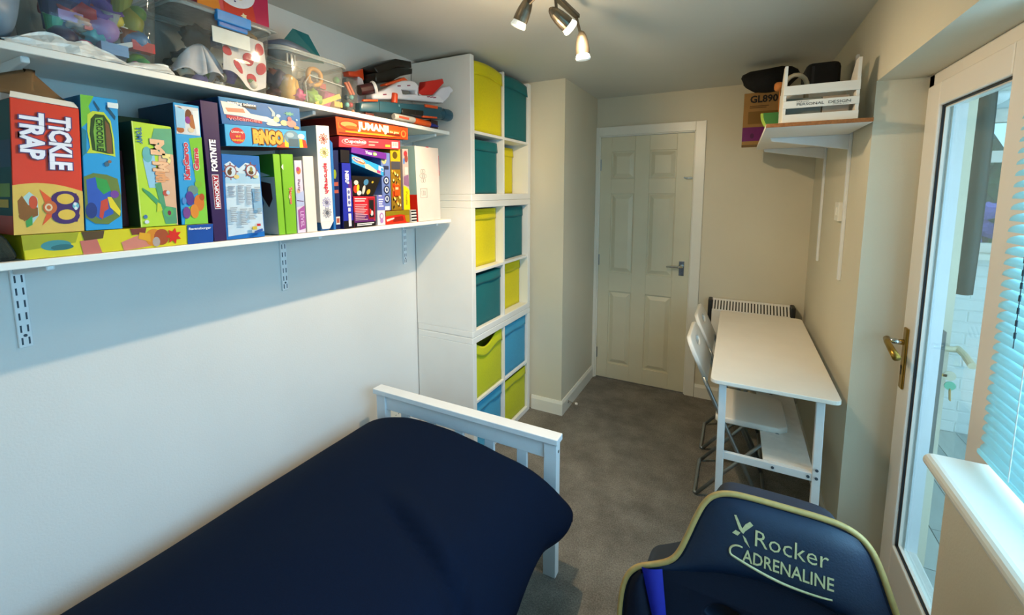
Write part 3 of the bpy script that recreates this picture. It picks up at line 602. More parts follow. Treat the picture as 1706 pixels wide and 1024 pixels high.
gamebox('blue game box with a cream swoosh, lying flat on the sky blue box', [(.832, 1.878), (1.113, 1.888), (1.115, 1.81), (.838, 1.797)], '#14639e', .258, .235, [
    ('p', '#1c78a8', [(0, 0), (.42, 0), (.3, .12), (.02, .14)]), ('p', '#ece5dc', [(.02, .15), (.12, .17), (.28, .3), (.34, .5), (.45, .54), (.55, .56), (.64, .7), (.6, .8), (.45, .74), (.2, .63), (.04, .62)]),
    ('p', '#12161c', [(.08, .10), (.42, .15), (.42, .32), (.30, .30), (.2, .2)]), ('p', '#a3263a', [(.06, .64), (.2, .66), (.47, .76), (.47, .86), (.06, .76)]), ('p', '#e08a72', [(.06, .38), (.26, .34), (.28, .5), (.08, .52)]),
    ('p', '#9fb2be', [(.56, .12), (.6, .16), (.65, .34), (.65, .5), (.6, .52), (.61, .34)]), ('e', '#b8d0d6', .69, .46, .03, .07), ('e', '#dcd9d4', .6, .74, .06, .12), ('e', '#d8cfa2', .66, .62, .04, .12), ('e', '#cfd0cc', .62, .84, .1, .07), ('e', '#d5cc9c', .76, .74, .05, .12), ('e', '#c98e86', .86, .74, .07, .16), ('e', '#a86a74', .84, .54, .03, .1), ('s', '#5f9a86', .84, .32, .08, .1, 7), ('e', '#c89a5a', .93, .9, .04, .07), ('e', '#9fc9d6', .94, .55, .015, .04)],
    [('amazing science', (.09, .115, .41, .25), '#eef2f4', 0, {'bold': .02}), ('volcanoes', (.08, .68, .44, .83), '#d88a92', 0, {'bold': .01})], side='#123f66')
gamebox('sky blue flat game box with orange lettering, red disc and silver cage', [(.839, 1.7965), (1.128, 1.809), (1.129, 1.748), (.84, 1.730)], '#45a6d8', .268, .245, [
    ('e', '#b8323c', .13, .5, .085, .38, 26), ('p', '#cf5a3c', [(.58, 1), (.6, .8), (.66, .7), (.72, .72), (.74, 1)]), ('p', '#e8cf3c', [(.69, .3), (.72, .28), (.74, .5), (.74, .98), (.69, .95)]), ('e', '#6f8fa4', .79, .42, .1, .38, 22), ('e', '#9fb6c4', .77, .3, .05, .14), ('p', '#4f6674', [(.74, .5), (.88, .5), (.88, .95), (.74, .95)]), ('e', '#b4c9d4', .92, .35, .05, .16), ('p', '#e8cf3c', [(.89, .5), (.93, .5), (.94, .98), (.89, .98)]), ('p', '#c9432c', [(.93, .5), (.98, .55), (1, .98), (.94, .98)])],
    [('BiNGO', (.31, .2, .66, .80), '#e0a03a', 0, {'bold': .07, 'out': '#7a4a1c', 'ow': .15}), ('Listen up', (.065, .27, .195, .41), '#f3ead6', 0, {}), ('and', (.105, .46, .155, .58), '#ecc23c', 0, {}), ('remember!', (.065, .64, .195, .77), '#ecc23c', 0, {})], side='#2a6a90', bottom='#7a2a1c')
gamebox('sky blue box back printed with columns of small text and two ships wheels', [(.827, 1.706), (.948, 1.707), (.95, 1.4395), (.822, 1.4395)], '#1f6cb4', .262, .24,
    [('p', '#c9dcea', [(.06, .12), (.2, .08), (.32, .13), (.42, .16), (.6, .09), (.72, .10), (.85, .14), (.96, .22), (.98, .93), (.06, .96)]), ('p', '#a9cbe4', [(.06, .2), (.96, .24), (.96, .34), (.06, .34)]),
     *[('p', '#7a4a4a', [(.2 + .2 * cos(a_) - .012 * sin(a_), .2 + .1 * sin(a_) + .006 * cos(a_)), (.2 + .2 * cos(a_) + .012 * sin(a_), .2 + .1 * sin(a_) - .006 * cos(a_)), (.2 + .012 * sin(a_), .2 - .006 * cos(a_)), (.2 - .012 * sin(a_), .2 + .006 * cos(a_))]) for a_ in [i_ * pi / 4 for i_ in range(8)]], ('e', '#8a4a50', .2, .2, .15, .075, 24), ('e', '#c4d6e2', .2, .2, .125, .061, 24), ('e', '#5a3f2a', .17, .21, .055, .035), ('e', '#6a4a30', .2, .17, .03, .015), ('e', '#d4c48a', .34, .26, .07, .025), *[('p', '#7a4a4a', [(.73 + .2 * cos(a_) - .012 * sin(a_), .18 + .1 * sin(a_) + .006 * cos(a_)), (.73 + .2 * cos(a_) + .012 * sin(a_), .18 + .1 * sin(a_) - .006 * cos(a_)), (.73 + .012 * sin(a_), .18 - .006 * cos(a_)), (.73 - .012 * sin(a_), .18 + .006 * cos(a_))]) for a_ in [i_ * pi / 4 for i_ in range(8)]], ('e', '#8a4a50', .73, .18, .15, .075, 24), ('e', '#c4d6e2', .73, .18, .125, .061, 24), ('e', '#5a3f2a', .72, .205, .07, .026), ('e', '#8f8a4c', .73, .165, .04, .03), ('e', '#c4c9a8', .84, .255, .07, .02),
     ('p', '#8fb4d0', [(.72, .4), (.96, .4), (.97, .68), (.74, .7)])] + lines('#8f9cae', .1, .37, .28, .50, 7) + lines('#8f9cae', .34, .36, .5, .58, 12) + lines('#8f9cae', .56, .36, .7, .6, 13) + lines('#9aa6b4', .76, .38, .92, .56, 9) + lines('#9aa6b4', .1, .62, .28, .8, 8) + lines('#9aa6b4', .34, .64, .52, .84, 10) + lines('#9aa6b4', .56, .64, .72, .78, 7) + lines('#9aa6b4', .78, .64, .9, .72, 4) +
     [rb('#cdb84a', .62, .86, .74, .9), rb('#b8323c', .74, .83, .84, .86), ('p', '#3a5fa4', [(.66, .92), (.88, .89), (.9, .92), (.68, .95)])], side='#1a5288')
gamebox('grass green box showing a white cartoon side panel, left one of the two green boxes', [(.996, 1.718), (1.021, 1.718), (1.027, 1.4395), (1.002, 1.4395)], '#83b83a', .262, .23, side='#cfd3d0', top='#5e9a34', sideprints=[
    rb('#4c8a30', .0, 0, 1, .28), ('p', '#dfe3e0', [(.2, .2), (.3, .14), (.9, .26), (.5, .29), (.2, .28)]), ('p', '#2f6fae', [(.2, .45), (.6, .45), (.7, .6), (.62, .74), (.2, .74)]), ('p', '#4a2a24', [(.6, .32), (.9, .36), (.92, .55), (.82, .66), (.66, .5)])])
gamebox('grass green box with small red downward lettering, right one of the two green boxes', [(1.026, 1.72), (1.073, 1.722), (1.072, 1.4395), (1.030, 1.4395)], '#7cb236', .262, .23, [('p', '#e4ebdc', [(-.05, .16), (.12, .12), (.12, .2)])],
    [('Tangoo', (.42, .41, .72, .62), '#c8403c', -90, {'bold': .03, 'out': '#e2c9a8', 'ow': .08})])
gamebox('slim lilac and white box with a purple foot, between green and white boxes', [(1.0765, 1.701), (1.107, 1.703), (1.110, 1.4395), (1.0755, 1.4395)], '#d9cfe2', .262, .2, [
    ('e', '#c07a4a', .5, .14, .3, .05), ('e', '#a8487c', .4, .12, .2, .03), ('p', '#b4bfe0', [(0, .45), (1, .42), (1, .62), (0, .64)]), ('p', '#a45f9e', [(.15, .68), (1, .62), (1, .94), (.2, .96)]), ('e', '#d8b49a', .35, .42, .2, .03), ('p', '#6a4a6e', [(.1, .54), (.9, .56), (.9, .57), (.1, .555)])] ,
    [('Party', (.22, .26, .62, .42), '#6a3f6a', -90, {}), ('LEVEL', (.4, .70, .8, .92), '#d9b4dc', -90, {})])
gamebox('plain white slim box left of the flower printed white box', [(1.112, 1.718), (1.157, 1.721), (1.160, 1.4395), (1.115, 1.4395)], '#e6e0da', .262, .2)
t = gamebox('white box with red downward lettering and four coloured spirograph flowers', [(1.173, 1.836), (1.232, 1.84), (1.234, 1.476), (1.173, 1.472)], '#eae6e4', .266, .22, [],
    [('spirograph', (.36, .385, .72, .70), '#c8283c', -90, {'bold': .03})], side='#d8d4d0')
F = Face(*[(.266, y, z) for y, z in [(1.173, 1.836), (1.232, 1.84), (1.234, 1.476), (1.173, 1.472)]])
for (u, v, c, n) in ((.5, .135, '#d0523c', 9), (.52, .275, '#ccc06a', 10), (.52, .795, '#9a9ac8', 10), (.52, .905, '#8c8c9c', 10)):
    mb = MB()
    for i in range(n):
        a = 2 * pi * i / n; P = []
        for j in range(12):
            tt = 2 * pi * j / 12; P.append((.19 + .17 * cos(tt), .07 * sin(tt)))
        pts = [F.at(u + (p * cos(a) - q * sin(a)) * 1.0, v + (p * sin(a) + q * cos(a)) * .162, .0012) for p, q in P]
        inn = [F.at(u + ((.19 + (p - .19) * .6) * cos(a) - q * .5 * sin(a)), v + ((.19 + (p - .19) * .6) * sin(a) + q * .5 * cos(a)) * .162, .0012) for p, q in P]
        mb.add(pts + inn, [(j, (j + 1) % 12, 12 + (j + 1) % 12, 12 + j) for j in range(12)], K(c, .4))
    mb.build('flower_print', t)
mb = MB(); mb.add([(.266, 1.173, 1.472), (.266, 1.234, 1.476), (.257, 1.222, 1.446), (.257, 1.186, 1.446)], [(0, 1, 2, 3)], K('#eae6e4', .42, var=.03, scale=14)); mb.build('tuck_flap', t, solid=.0012)
mb = MB(); mb.box(.04, .25, 1.186, 1.2235, 1.4385, 1.47, K('#2a6aa4', .5)); b = mb.build('game_box', bevel=.0015); recenter(b); tag(b, 'flat blue box lying under the white flower printed box', 'game box', BOXGRP)
gamebox('slim blue box squeezed behind the flower printed white box', [(1.2365, 1.79), (1.25, 1.778), (1.248, 1.4395), (1.2365, 1.4395)], '#2f6fb0', .262, .22)
gamebox('dark navy box with small pink windows, left of the bright blue box', [(1.253, 1.751), (1.284, 1.754), (1.279, 1.4395), (1.2515, 1.4395)], '#16224f', .252, .22, [('e', '#8a9a2c', .3, .3, .25, .06), rb('#a8584a', .1, .40, .8, .45), rb('#a8584a', .1, .5, .8, .54), rb('#d8d4d4', .2, .84, .9, .94), rb('#a85a4a', .3, .86, .8, .92)])
gamebox('orange box lettered in cream, lying flat directly under the right end of the upper shelf', [(1.269, 1.882), (1.696, 1.891), (1.695, 1.835), (1.274, 1.812)], '#d5552a', .262, .25, [
    ('p', '#e0702f', [(.02, .3), (.98, .4), (.98, .5), (.02, .62)]), ('e', '#a83a22', .15, .4, .12, .28), ('e', '#d89a62', .15, .36, .1, .16), ('e', '#c2632f', .18, .5, .08, .1), ('p', '#f0a03a', [(.1, .72), (.6, .74), (.8, .82), (.6, .9), (.1, .8)]), ('p', '#7f2a1c', [(.02, .82), (.7, .86), (.95, .94), (.02, .92)]), ('e', '#a83a22', .92, .55, .055, .36), ('e', '#e08a4a', .92, .55, .045, .3), ('e', '#b8482a', .92, .55, .025, .18), ('p', '#6a2a1c', [(.66, .62), (.86, .64), (.86, .78), (.66, .74)])],
    [('JUMANJI', (.26, .12, .68, .70), '#f2e6cc', 0, {'bold': .05, 'out': '#6a1f14', 'ow': .06}), ('the game', (.70, .42, .84, .64), '#f0d9a0', 0, {'bold': .02})], side='#5c1512', top='#7a1c14')
gamebox('flat pink red box with a white barcode, under the orange lettered box', [(1.283, 1.808), (1.638, 1.826), (1.637, 1.785), (1.28, 1.766)], '#d9434e', .262, .25, [
    ('e', '#e9a0a0', .22, .45, .19, .36), ('e', '#d9434e', .22, .45, .175, .3), rb('#efe4e0', .84, .2, .96, .86)] + [rb('#5a5a5e', .85 + i * .017, .26, .857 + i * .017, .7) for i in range(6)] + [rb('#f0b04a', .72, .55, .81, .8), rb('#f0a8a0', .44, .3, .6, .42), rb('#f0a8a0', .44, .6, .54, .75)],
    [('Cupcakes', (.07, .26, .39, .66), '#f5dedc', 0, {'bold': .03})], side='#8f1f2c')
gamebox('thin purple box tilted down to the right, under the flat pink red box', [(1.345, 1.773), (1.546, 1.761), (1.545, 1.732), (1.341, 1.748)], '#6f3594', .262, .2, [('e', '#8cc04a', .64, .5, .06, .28)], [('Yum', (.36, .28, .54, .72), '#f0e4f4', 0, {'bold': .04}), ('yuk', (.6, .32, .69, .66), '#eef4d8', 0, {'bold': .04})])
gamebox('light blue box with cartoon lettering tilted steeply to the right', [(1.345, 1.742), (1.528, 1.699), (1.526, 1.657), (1.345, 1.707)], '#3f9fdc', .26, .19, [('e', '#e0b49a', .2, .42, .2, .34), ('e', '#4a68b0', .18, .4, .14, .2), ('e', '#d8703c', .28, .45, .12, .16), ('p', '#e4d8b8', [(.36, .5), (.5, .4), (.8, .75), (.92, .95), (.4, .98)]), rb('#e8ecef', .82, .1, .98, .55), rb('#b8447c', .76, .6, .88, .9), rb('#2f86c8', .9, .2, .97, .5)], [('magic', (.08, .26, .34, .52), '#f6f0ea', 0, {'bold': .03})])
gamebox('bright blue upright box with white labels and a black lower end', [(1.288, 1.704), (1.333, 1.704), (1.338, 1.4395), (1.284, 1.4395)], '#2a34a0', .264, .2, [
    rb('#141018', 0, .88, 1, 1), ('p', '#5a2f7c', [(.6, .3), (1, .25), (1, .5), (.7, .6)]), rb('#d8d8e4', .42, .38, .82, .66), rb('#d8d8e4', .48, .68, .74, .74), rb('#d8d8e4', .48, .77, .76, .97), ('e', '#6a70a8', .62, .44, .12, .03), ('e', '#6a70a8', .62, .52, .12, .03), ('e', '#6a70a8', .62, .6, .12, .03)],
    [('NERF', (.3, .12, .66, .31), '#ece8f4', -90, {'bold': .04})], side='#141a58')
gamebox('small black box standing on top of the bright blue upright box', [(1.292, 1.757), (1.34, 1.757), (1.336, 1.7055), (1.291, 1.7055)], '#17141a', .255, .18)
gamebox('red and purple box back printed with lines of white text', [(1.343, 1.57), (1.465, 1.568), (1.463, 1.4395), (1.343, 1.4395)], '#bf2f3c', .262, .18,
    [('p', '#5f2a6a', [(0, .5), (.75, .64), (.98, .84), (.98, 1), (0, 1)]), rb('#141216', 0, .84, 1, 1), rb('#8a1f2a', .66, .06, .96, .76), rb('#1c1a1c', .7, .12, .92, .7), ('e', '#d8d4d4', .82, .56, .07, .09), ('p', '#c93c3c', [(.72, .4), (.8, .44), (.78, .6), (.72, .56)])] + lines('#e8d4d8', .04, .06, .56, .2, 2) + lines('#e0b4bc', .04, .26, .6, .80, 10, .4) + lines('#e6e4e4', .1, .87, .9, .97, 2, .6), side='#5a1620')
gamebox('black box with tiny cartoon birds, resting on the red and purple box', [(1.343, 1.655), (1.51, 1.652), (1.462, 1.5725), (1.343, 1.5725)], '#181412', .258, .17, [('e', '#e2d6c8', .14, .34, .08, .12), ('e', '#d8432c', .12, .66, .08, .2), ('e', '#e8c43c', .22, .62, .05, .2), ('e', '#4a7fa4', .5, .3, .09, .16), ('e', '#c8c4be', .46, .7, .06, .24), ('e', '#dcdad4', .28, .86, .1, .12), ('e', '#e2a83c', .68, .8, .08, .14), ('e', '#b8a13c', .74, .28, .04, .06)])
gamebox('small lavender over white box standing in front of the lettered grey blue box', [(1.474, 1.574), (1.522, 1.573), (1.523, 1.4395), (1.475, 1.4395)], '#e4e0e6', .264, .07, [rb('#6f78bc', 0, 0, 1, .5)] + lines('#e4e4f2', .2, .12, .8, .42, 4) + [('e', '#b48ac0', .5, .7, .26, .12), ('e', '#e4e0e6', .5, .7, .16, .07), ('e', '#b48ac0', .5, .85, .2, .08), rb('#e6d8ea', .2, -.0, .6, .04)])
gamebox('grey blue upright box with big dark round letters', [(1.522, 1.764), (1.580, 1.764), (1.578, 1.504), (1.524, 1.504)], '#6f82b8', .25, .2, [('e', '#b8b48a', .3, .10, .3, .1), ('e', '#9fb4c8', .35, .06, .2, .05), rb('#dcdfe8', .1, .93, .8, 1.0)] + sum([[('e', '#2a2f4a', .5, v, .34, .075, 20), ('e', '#c8d0e0', .5, v, .22, .05, 20), ('e', '#3f4f7a', .5, v, .12, .03, 16)] for v in (.48, .64, .8)], []), [('L', (.2, .24, .75, .38), '#2a2f4a', -90, {'bold': .04})])
gamebox('flat red box with an olive lid lying under the gold patterned box', [(1.528, 1.5), (1.69, 1.501), (1.69, 1.4395), (1.526, 1.4395)], '#c8341f', .262, .2, [('p', '#8a7a1c', [(0, 0), (1, 0), (1, .45), (.6, .3), (0, .38)]), ('p', '#8f2416', [(.3, .5), (.7, .42), (.74, .8), (.3, .85)]), ('p', '#ecd9d0', [(.02, .62), (.34, .5), (.34, .62), (.05, .78)]), ('p', '#a8861f', [(.78, .4), (1, .4), (1, 1), (.84, .9)])], side='#7a1c12')
gamebox('gold and orange patterned upright box with a yellow top', [(1.5825, 1.784), (1.649, 1.787), (1.651, 1.502), (1.583, 1.502)], '#8a6a1f', .25, .2, [rb('#c8a62a', 0, 0, 1, .2), ('e', '#5a4a1c', .45, .1, .25, .06), rb('#4a4a52', .05, .2, .95, .33), rb('#c8481f', .1, .56, .8, .78)] + [('e', ('#e4c45a', '#d8843a', '#3a2a14', '#f0dc9a')[i % 4], .15 + .7 * ((i * 37) % 17) / 17, .36 + .6 * ((i * 23) % 29) / 29, .07, .022) for i in range(44)] + [rb('#d8541f', .2, .58, .72, .76), rb('#f0c8a0', .3, .62, .6, .66)])
gamebox('magazine like slim box with a yellow lower half and lilac picture', [(1.659, 1.79), (1.7, 1.793), (1.702, 1.502), (1.657, 1.502)], '#b4a8a4', .256, .2, [('e', '#a83c44', .5, .08, .3, .05), ('e', '#4a7fc8', .2, .2, .14, .05), ('e', '#8a4a42', .6, .16, .3, .06), ('p', '#8a6a8a', [(.1, .45), (.9, .42), (.95, .62), (.1, .58)]), ('p', '#e2cf1c', [(0, .6), (.5, .62), (1, .68), (1, 1), (0, 1)]), rb('#e8d8cc', .3, .3, .8, .42)], [('Puzzle', (.35, .7, .65, .92), '#8a7a1a', -90, {})])
gamebox('small black and white striped box in front of the tall white box', [(1.693, 1.5), (1.732, 1.5), (1.736, 1.4395), (1.696, 1.4395)], '#ece8e2', .27, .03, [rb('#1c1a1c', .0, v, 1.0, v + .12) for v in (.06, .3, .54, .78)])
t = gamebox('large white box with line drawn emblem, right end of the lower shelf', [(1.742, 1.812), (1.934, 1.815), (1.942, 1.4395), (1.757, 1.4395)], '#e6dcd4', .262, .22, [rb('#c8203c', .985, .1, 1.0, .38), rb('#c8203c', .44, -.004, .56, .006)], side='#a9c6c2', sideprints=[rb('#d8301f', 0, .64, 1, 1)])
F = Face(*[(.262, y, z) for y, z in [(1.742, 1.812), (1.934, 1.815), (1.942, 1.4395), (1.757, 1.4395)]])
mb = MB(); INK = K('#7d7874', .6)
for u, v, r in ((.24, .33, .05), (.32, .33, .05), (.2, .39, .05), (.28, .39, .05), (.36, .39, .05), (.24, .45, .05), (.32, .45, .05)): mb.tube([F.at(u + r * cos(2 * pi * i / 12), v + r * .55 * sin(2 * pi * i / 12), .0008) for i in range(12)], .0008, INK, 4, True)
for q in ([(.14, .56), (.42, .56), (.42, .68), (.14, .68)], [(.2, .59), (.27, .59), (.27, .65), (.2, .65)], [(.3, .59), (.34, .59), (.34, .65), (.3, .65)]): mb.tube([F.at(u, v, .0008) for u, v in q], .0008, INK, 4, True)
mb.build('line_emblem', t)

# ------------------------------------------------------------------ upper shelf: tubs, bags, toys, blasters
UZ = 1.911
def tub(label, x0, x1, y0, y1, h, taper, mat, rim, n=6, r=.03):
    t = thing('storage_tub', label, 'tub', ((x0 + x1) / 2, (y0 + y1) / 2, UZ), 'clear toy tubs on the upper shelf')
    def ring(z, k): return [(x, y, UZ + z) for x, y in rrect(x0 + k, x1 - k, y0 + k, y1 - k, r, n)]
    mb = MB(); A = ring(.002, taper); B = ring(h * .5, taper * .5); T = ring(h, 0); k = len(A)
    mb.add(A + B + T, [tuple(range(k))] + [(i, (i + 1) % k, k + (i + 1) % k, k + i) for i in range(k)] + [(k + i, k + (i + 1) % k, 2 * k + (i + 1) % k, 2 * k + i) for i in range(k)], mat); mb.build('body', t, smooth=True)
    mb = MB(); mb.tube([(x, y, UZ + h) for x, y in rrect(x0 - .003, x1 + .003, y0 - .003, y1 + .003, r, n)], .005, rim, 6, True); mb.build('rim', t, smooth=True)
    return t
RIM = clear_plastic('tub_rim_plastic', '#e4e8e8', .4, .15)
t = tub('clear tub of purple, pink and blue toys at the left of the upper shelf', .05, .245, .455, .705, .215, .012, TUB, RIM)
t = tub('clear lidded tub with a sky blue clip, holding a polka dot cloth', .045, .25, .735, 1.03, .212, .014, TUB, RIM)
mb = MB(); mb.grid(lambda a, c: (.04 + .22 * a, .725 + .315 * c, UZ + .214 + .012 * (1 if .06 < a < .94 and .05 < c < .95 else 0)), 16, 16, RIM); mb.build('lid', t, solid=.003)
mb = MB(); mb.box(.25, .266, .842, .948, UZ + .192, UZ + .224, K('#1f86d4', .3)); mb.box(.248, .258, .85, .94, UZ + .178, UZ + .194, K('#1a66b4', .3)); tag(mb.build('clip', t, bevel=.003), 'sky blue clip')
mb = MB(); mb.box(.2475, .2495, .834, .95, UZ + .13, UZ + .176, K('#c9d0cc', .5)); mb.build('latch_tab', t, bevel=.001)
t = tub('rounded frosted tub of yellow, pink and green toys, next to the toy blasters', .05, .235, 1.05, 1.375, .185, .012, TUBW, RIM, 8, .06)
mb = MB(); mb.tube([(x, y, UZ + .178) for x, y in rrect(.046, .239, 1.046, 1.379, .06, 8)], .006, RIM, 6, True)
for y in (1.09, 1.105, 1.12): mb.box(.234, .2375, y, y + .003, UZ + .13, UZ + .165, RIM)
mb.box(.234, .2375, 1.09, 1.123, UZ + .128, UZ + .131, RIM); mb.tube([(.237, 1.165, UZ + .012), (.2375, 1.16, UZ + .08), (.2375, 1.18, UZ + .11), (.237, 1.34, UZ + .10)], .002, RIM, 5); mb.build('moulded_handle', t)
def toy(kind, loc, r, col, label, group, name='toy', seed=0, ang=0):
    M_ = K(col, .45, var=.06, scale=20); mb = MB(); x, y, z = loc
    if kind == 'ball': blob(mb, loc, r, M_, seed, .06)
    elif kind == 'egg': blob(mb, loc, r, M_, seed, .1, (.8, .8, 1.25))
    elif kind == 'lump': blob(mb, loc, r, M_, seed, .75, (1, 1.1, .85), 3, 2.6)
    elif kind == 'cloth': blob(mb, loc, r, M_, seed, .42, (.7, 1.25, .9), 3, 1.7)
    elif kind == 'ring': mb.tube([(x + .1 * r * sin(i), y + r * cos(2 * pi * i / 16), z + r * sin(2 * pi * i / 16)) for i in range(16)], r * .3, M_, 8, True)
    elif kind == 'cup': mb.lathe([(r * .6, -r), (r * .7, -r * .3), (r * .9, r * .8), (r, r), (r * .86, r), (r * .7, -r * .2), (.001, -r * .7)], loc, (.35 * cos(ang), .5 * sin(ang), 1), M_, 16)
    elif kind == 'brick':
        mb.box(x - r * .6, x + r * .6, y - r, y + r, z - r * .5, z + r * .5, M_)
        for a in (-.5, .5): mb.lathe([(r * .22, 0), (r * .22, r * .2)], (x, y + a * r, z + r * .5), (0, 0, 1), M_, 10)
    elif kind == 'stick': mb.bar((x, y - r, z - r * .4), (x, y + r, z + r * .5), r * .35, r * .3, M_)
    elif kind == 'star':
        P = [(r * (1 if i % 2 else .5) * cos(pi * i / 5), r * (1 if i % 2 else .5) * sin(pi * i / 5)) for i in range(10)]
        mb.add([(x + .008, y + a, z + c) for a, c in P] + [(x - .008, y + a, z + c) for a, c in P], [tuple(range(10)), tuple(range(10, 20))[::-1]] + [(i, (i + 1) % 10, 10 + (i + 1) % 10, 10 + i) for i in range(10)], M_)
    o = mb.build(name, smooth=kind in ('ball', 'egg', 'lump', 'cloth', 'ring')); recenter(o); tag(o, label, 'cloth' if kind == 'cloth' else 'toy', group)
    for i_, (lo, hi) in enumerate(((.062, .232), (y_lim[0], y_lim[1]), (UZ + .004, UZ + .3))):     # keep it inside its tub
        mn = min(v.co[i_] for v in o.data.vertices) + o.location[i_]; mx = max(v.co[i_] for v in o.data.vertices) + o.location[i_]
        if mn < lo: o.location[i_] += lo - mn
        elif mx > hi: o.location[i_] -= mx - hi
    return o
NAMED = [('scarlet', '#b8222c'), ('cobalt', '#1f3fa0'), ('lemon', '#e0cc3c'), ('jade', '#2f9a6a'), ('coral', '#e0685a'), ('ivory', '#e6e0d0'), ('indigo', '#34267a'), ('aqua', '#58b8c8'), ('rust', '#9a4a1f'), ('lavender', '#b49ad8'), ('fuchsia', '#c8308a'), ('leaf green', '#5a9a34'), ('peach', '#e8b090'), ('silver', '#a8acb0')]
def fill(n, where, group, xr, yr, zr, rr, seed, kinds=('lump', 'brick', 'ball', 'cup', 'lump')):
    q = random.Random(seed)
    for i in range(n):
        nm, hx = NAMED[(i + seed) % len(NAMED)]; k = kinds[(i * 3 + seed) % len(kinds)]
        toy(k, (q.uniform(*xr), yr[0] + (yr[1] - yr[0]) * ((i * 5) % n + .5) / n, q.uniform(*zr)), q.uniform(*rr), hx, nm + ' small toy ' + {'lump': 'figure', 'brick': 'brick', 'ball': 'ball', 'egg': 'egg', 'cup': 'cup'}[k] + where, group, seed=i + seed)
y_lim = (.472, .690)
G1 = 'toys in the left clear tub'; L1 = ' in the left clear tub'
for a in [('lump', (.19, .545, 2.03), .05, '#a8243f', 'crimson soft toy lump'), ('lump', (.17, .61, 2.05), .055, '#5a3a9a', 'violet rounded toy lump'), ('ball', (.21, .51, 1.96), .03, '#2c1a4a', 'dark purple toy ball'), ('ball', (.20, .59, 2.005), .035, '#a98ad0', 'pale lilac toy ball'),
          ('egg', (.195, .655, 2.045), .035, '#8a8a24', 'olive green toy egg'), ('ball', (.215, .675, 1.995), .03, '#2f6a9f', 'steel blue toy ball near the right side'), ('brick', (.215, .60, 1.955), .028, '#7fa8d8', 'light blue studded toy brick'), ('stick', (.222, .635, 1.975), .04, '#d8dce0', 'white toy paddle'),
          ('ball', (.215, .546, 1.948), .018, '#d8508a', 'hot pink toy bead'), ('ball', (.215, .665, 1.935), .018, '#3f9a5a', 'emerald green toy bead'), ('ball', (.22, .645, 1.925), .012, '#e08ab4', 'small rose pink toy bead'), ('brick', (.21, .565, 1.928), .02, '#8a5a2a', 'small brown toy brick'), ('cup', (.18, .49, 2.02), .04, '#1d2a66', 'navy blue toy cup'),
          ('ball', (.20, .535, 2.075), .04, '#24408a', 'royal blue toy ball near the top'), ('cup', (.21, .635, 2.09), .03, '#8a8f2c', 'khaki green toy cup near the top'), ('lump', (.13, .56, 1.96), .05, '#c8c4d0', 'pale grey lilac toy lump at the back'), ('ball', (.2, .69, 2.07), .022, '#4a7a2a', 'moss green toy ball at the rim')]:
    toy(a[0], a[1], a[2], a[3], a[4] + L1, G1, seed=len(a[4]))
fill(14, L1, G1, (.19, .22), (.49, .68), (UZ + .02, UZ + .13), (.016, .026), 3)
y_lim = (.752, 1.012)
G2 = 'things in the clip lidded tub'
mb = MB(); WC = K('#d4d0d8', .9, var=.03, scale=40)
def drape(a, c):
    th = 2 * pi * a; r = .078 * (1 - c) ** .75 * (1 + .16 * sin(5 * th + 2 * c) + .1 * sin(3 * th)) + .006
    return (.185 + .55 * r * cos(th), .822 + .95 * r * sin(th) + .01 * c, UZ + .035 + .095 * c + .008 * sin(7 * th) * (1 - c))
mb.grid(drape, 40, 12, WC); o = mb.build('crumpled_cloth', smooth=True, solid=.001); recenter(o); tag(o, 'crumpled white cloth peaked in the clip lidded tub', 'cloth', G2)
mb = MB(); CL = K('#e6dede', .9, var=.03, scale=60)
def dots(a, c): return (.226 + .006 * sin(a * 6 + c * 4), .872 + .14 * a, 1.955 + .135 * c - .035 * a * (1 - c) + .012 * sin(a * 7) * (1 - c) + .03 * abs(a - .5) * (1 - c))
mb.grid(dots, 14, 14, CL); RD = K('#c83a44', .9)
for i, (a, c) in enumerate(((.1, .5), (.34, .26), (.66, .2), (.88, .42), (.12, .84), (.6, .58), (.86, .82))):
    mb.add([Vector(dots(a + .115 * cos(2 * pi * j / 12), c + .125 * sin(2 * pi * j / 12))) + Vector((.0015, 0, 0)) for j in range(12)], [tuple(range(12))], RD)
o = mb.build('polka_dot_cloth', solid=.001); recenter(o); tag(o, 'white cloth with red dots pressed against the tub wall under the blue clip', 'cloth', G2)
for a in [('ring', (.215, .965, 2.075), .03, '#8a6a3c', 'tan coiled toy ring in the clip lidded tub'), ('ball', (.225, .97, 1.945), .016, '#d0c8bc', 'cream ping pong ball in the clip lidded tub'), ('lump', (.2, 1.0, 1.955), .03, '#6a8a5a', 'sage green toy lump in the clip lidded tub'), ('lump', (.15, .79, 1.945), .045, '#4a5a64', 'slate grey toy lump in the clip lidded tub'),
          ('lump', (.17, .92, 1.935), .035, '#7a7458', 'khaki toy lump in the clip lidded tub'), ('brick', (.19, .90, 2.06), .03, '#46608c', 'denim blue toy brick in the clip lidded tub'), ('lump', (.12, .86, 2.08), .04, '#3a3c3a', 'charcoal toy lump in the clip lidded tub')]:
    toy(*a, G2, seed=len(a[4]))
fill(9, ' in the clip lidded tub', G2, (.12, .21), (.77, 1.0), (UZ + .015, UZ + .07), (.016, .028), 5)
y_lim = (1.066, 1.36)
G3 = 'toys in the rounded frosted tub'
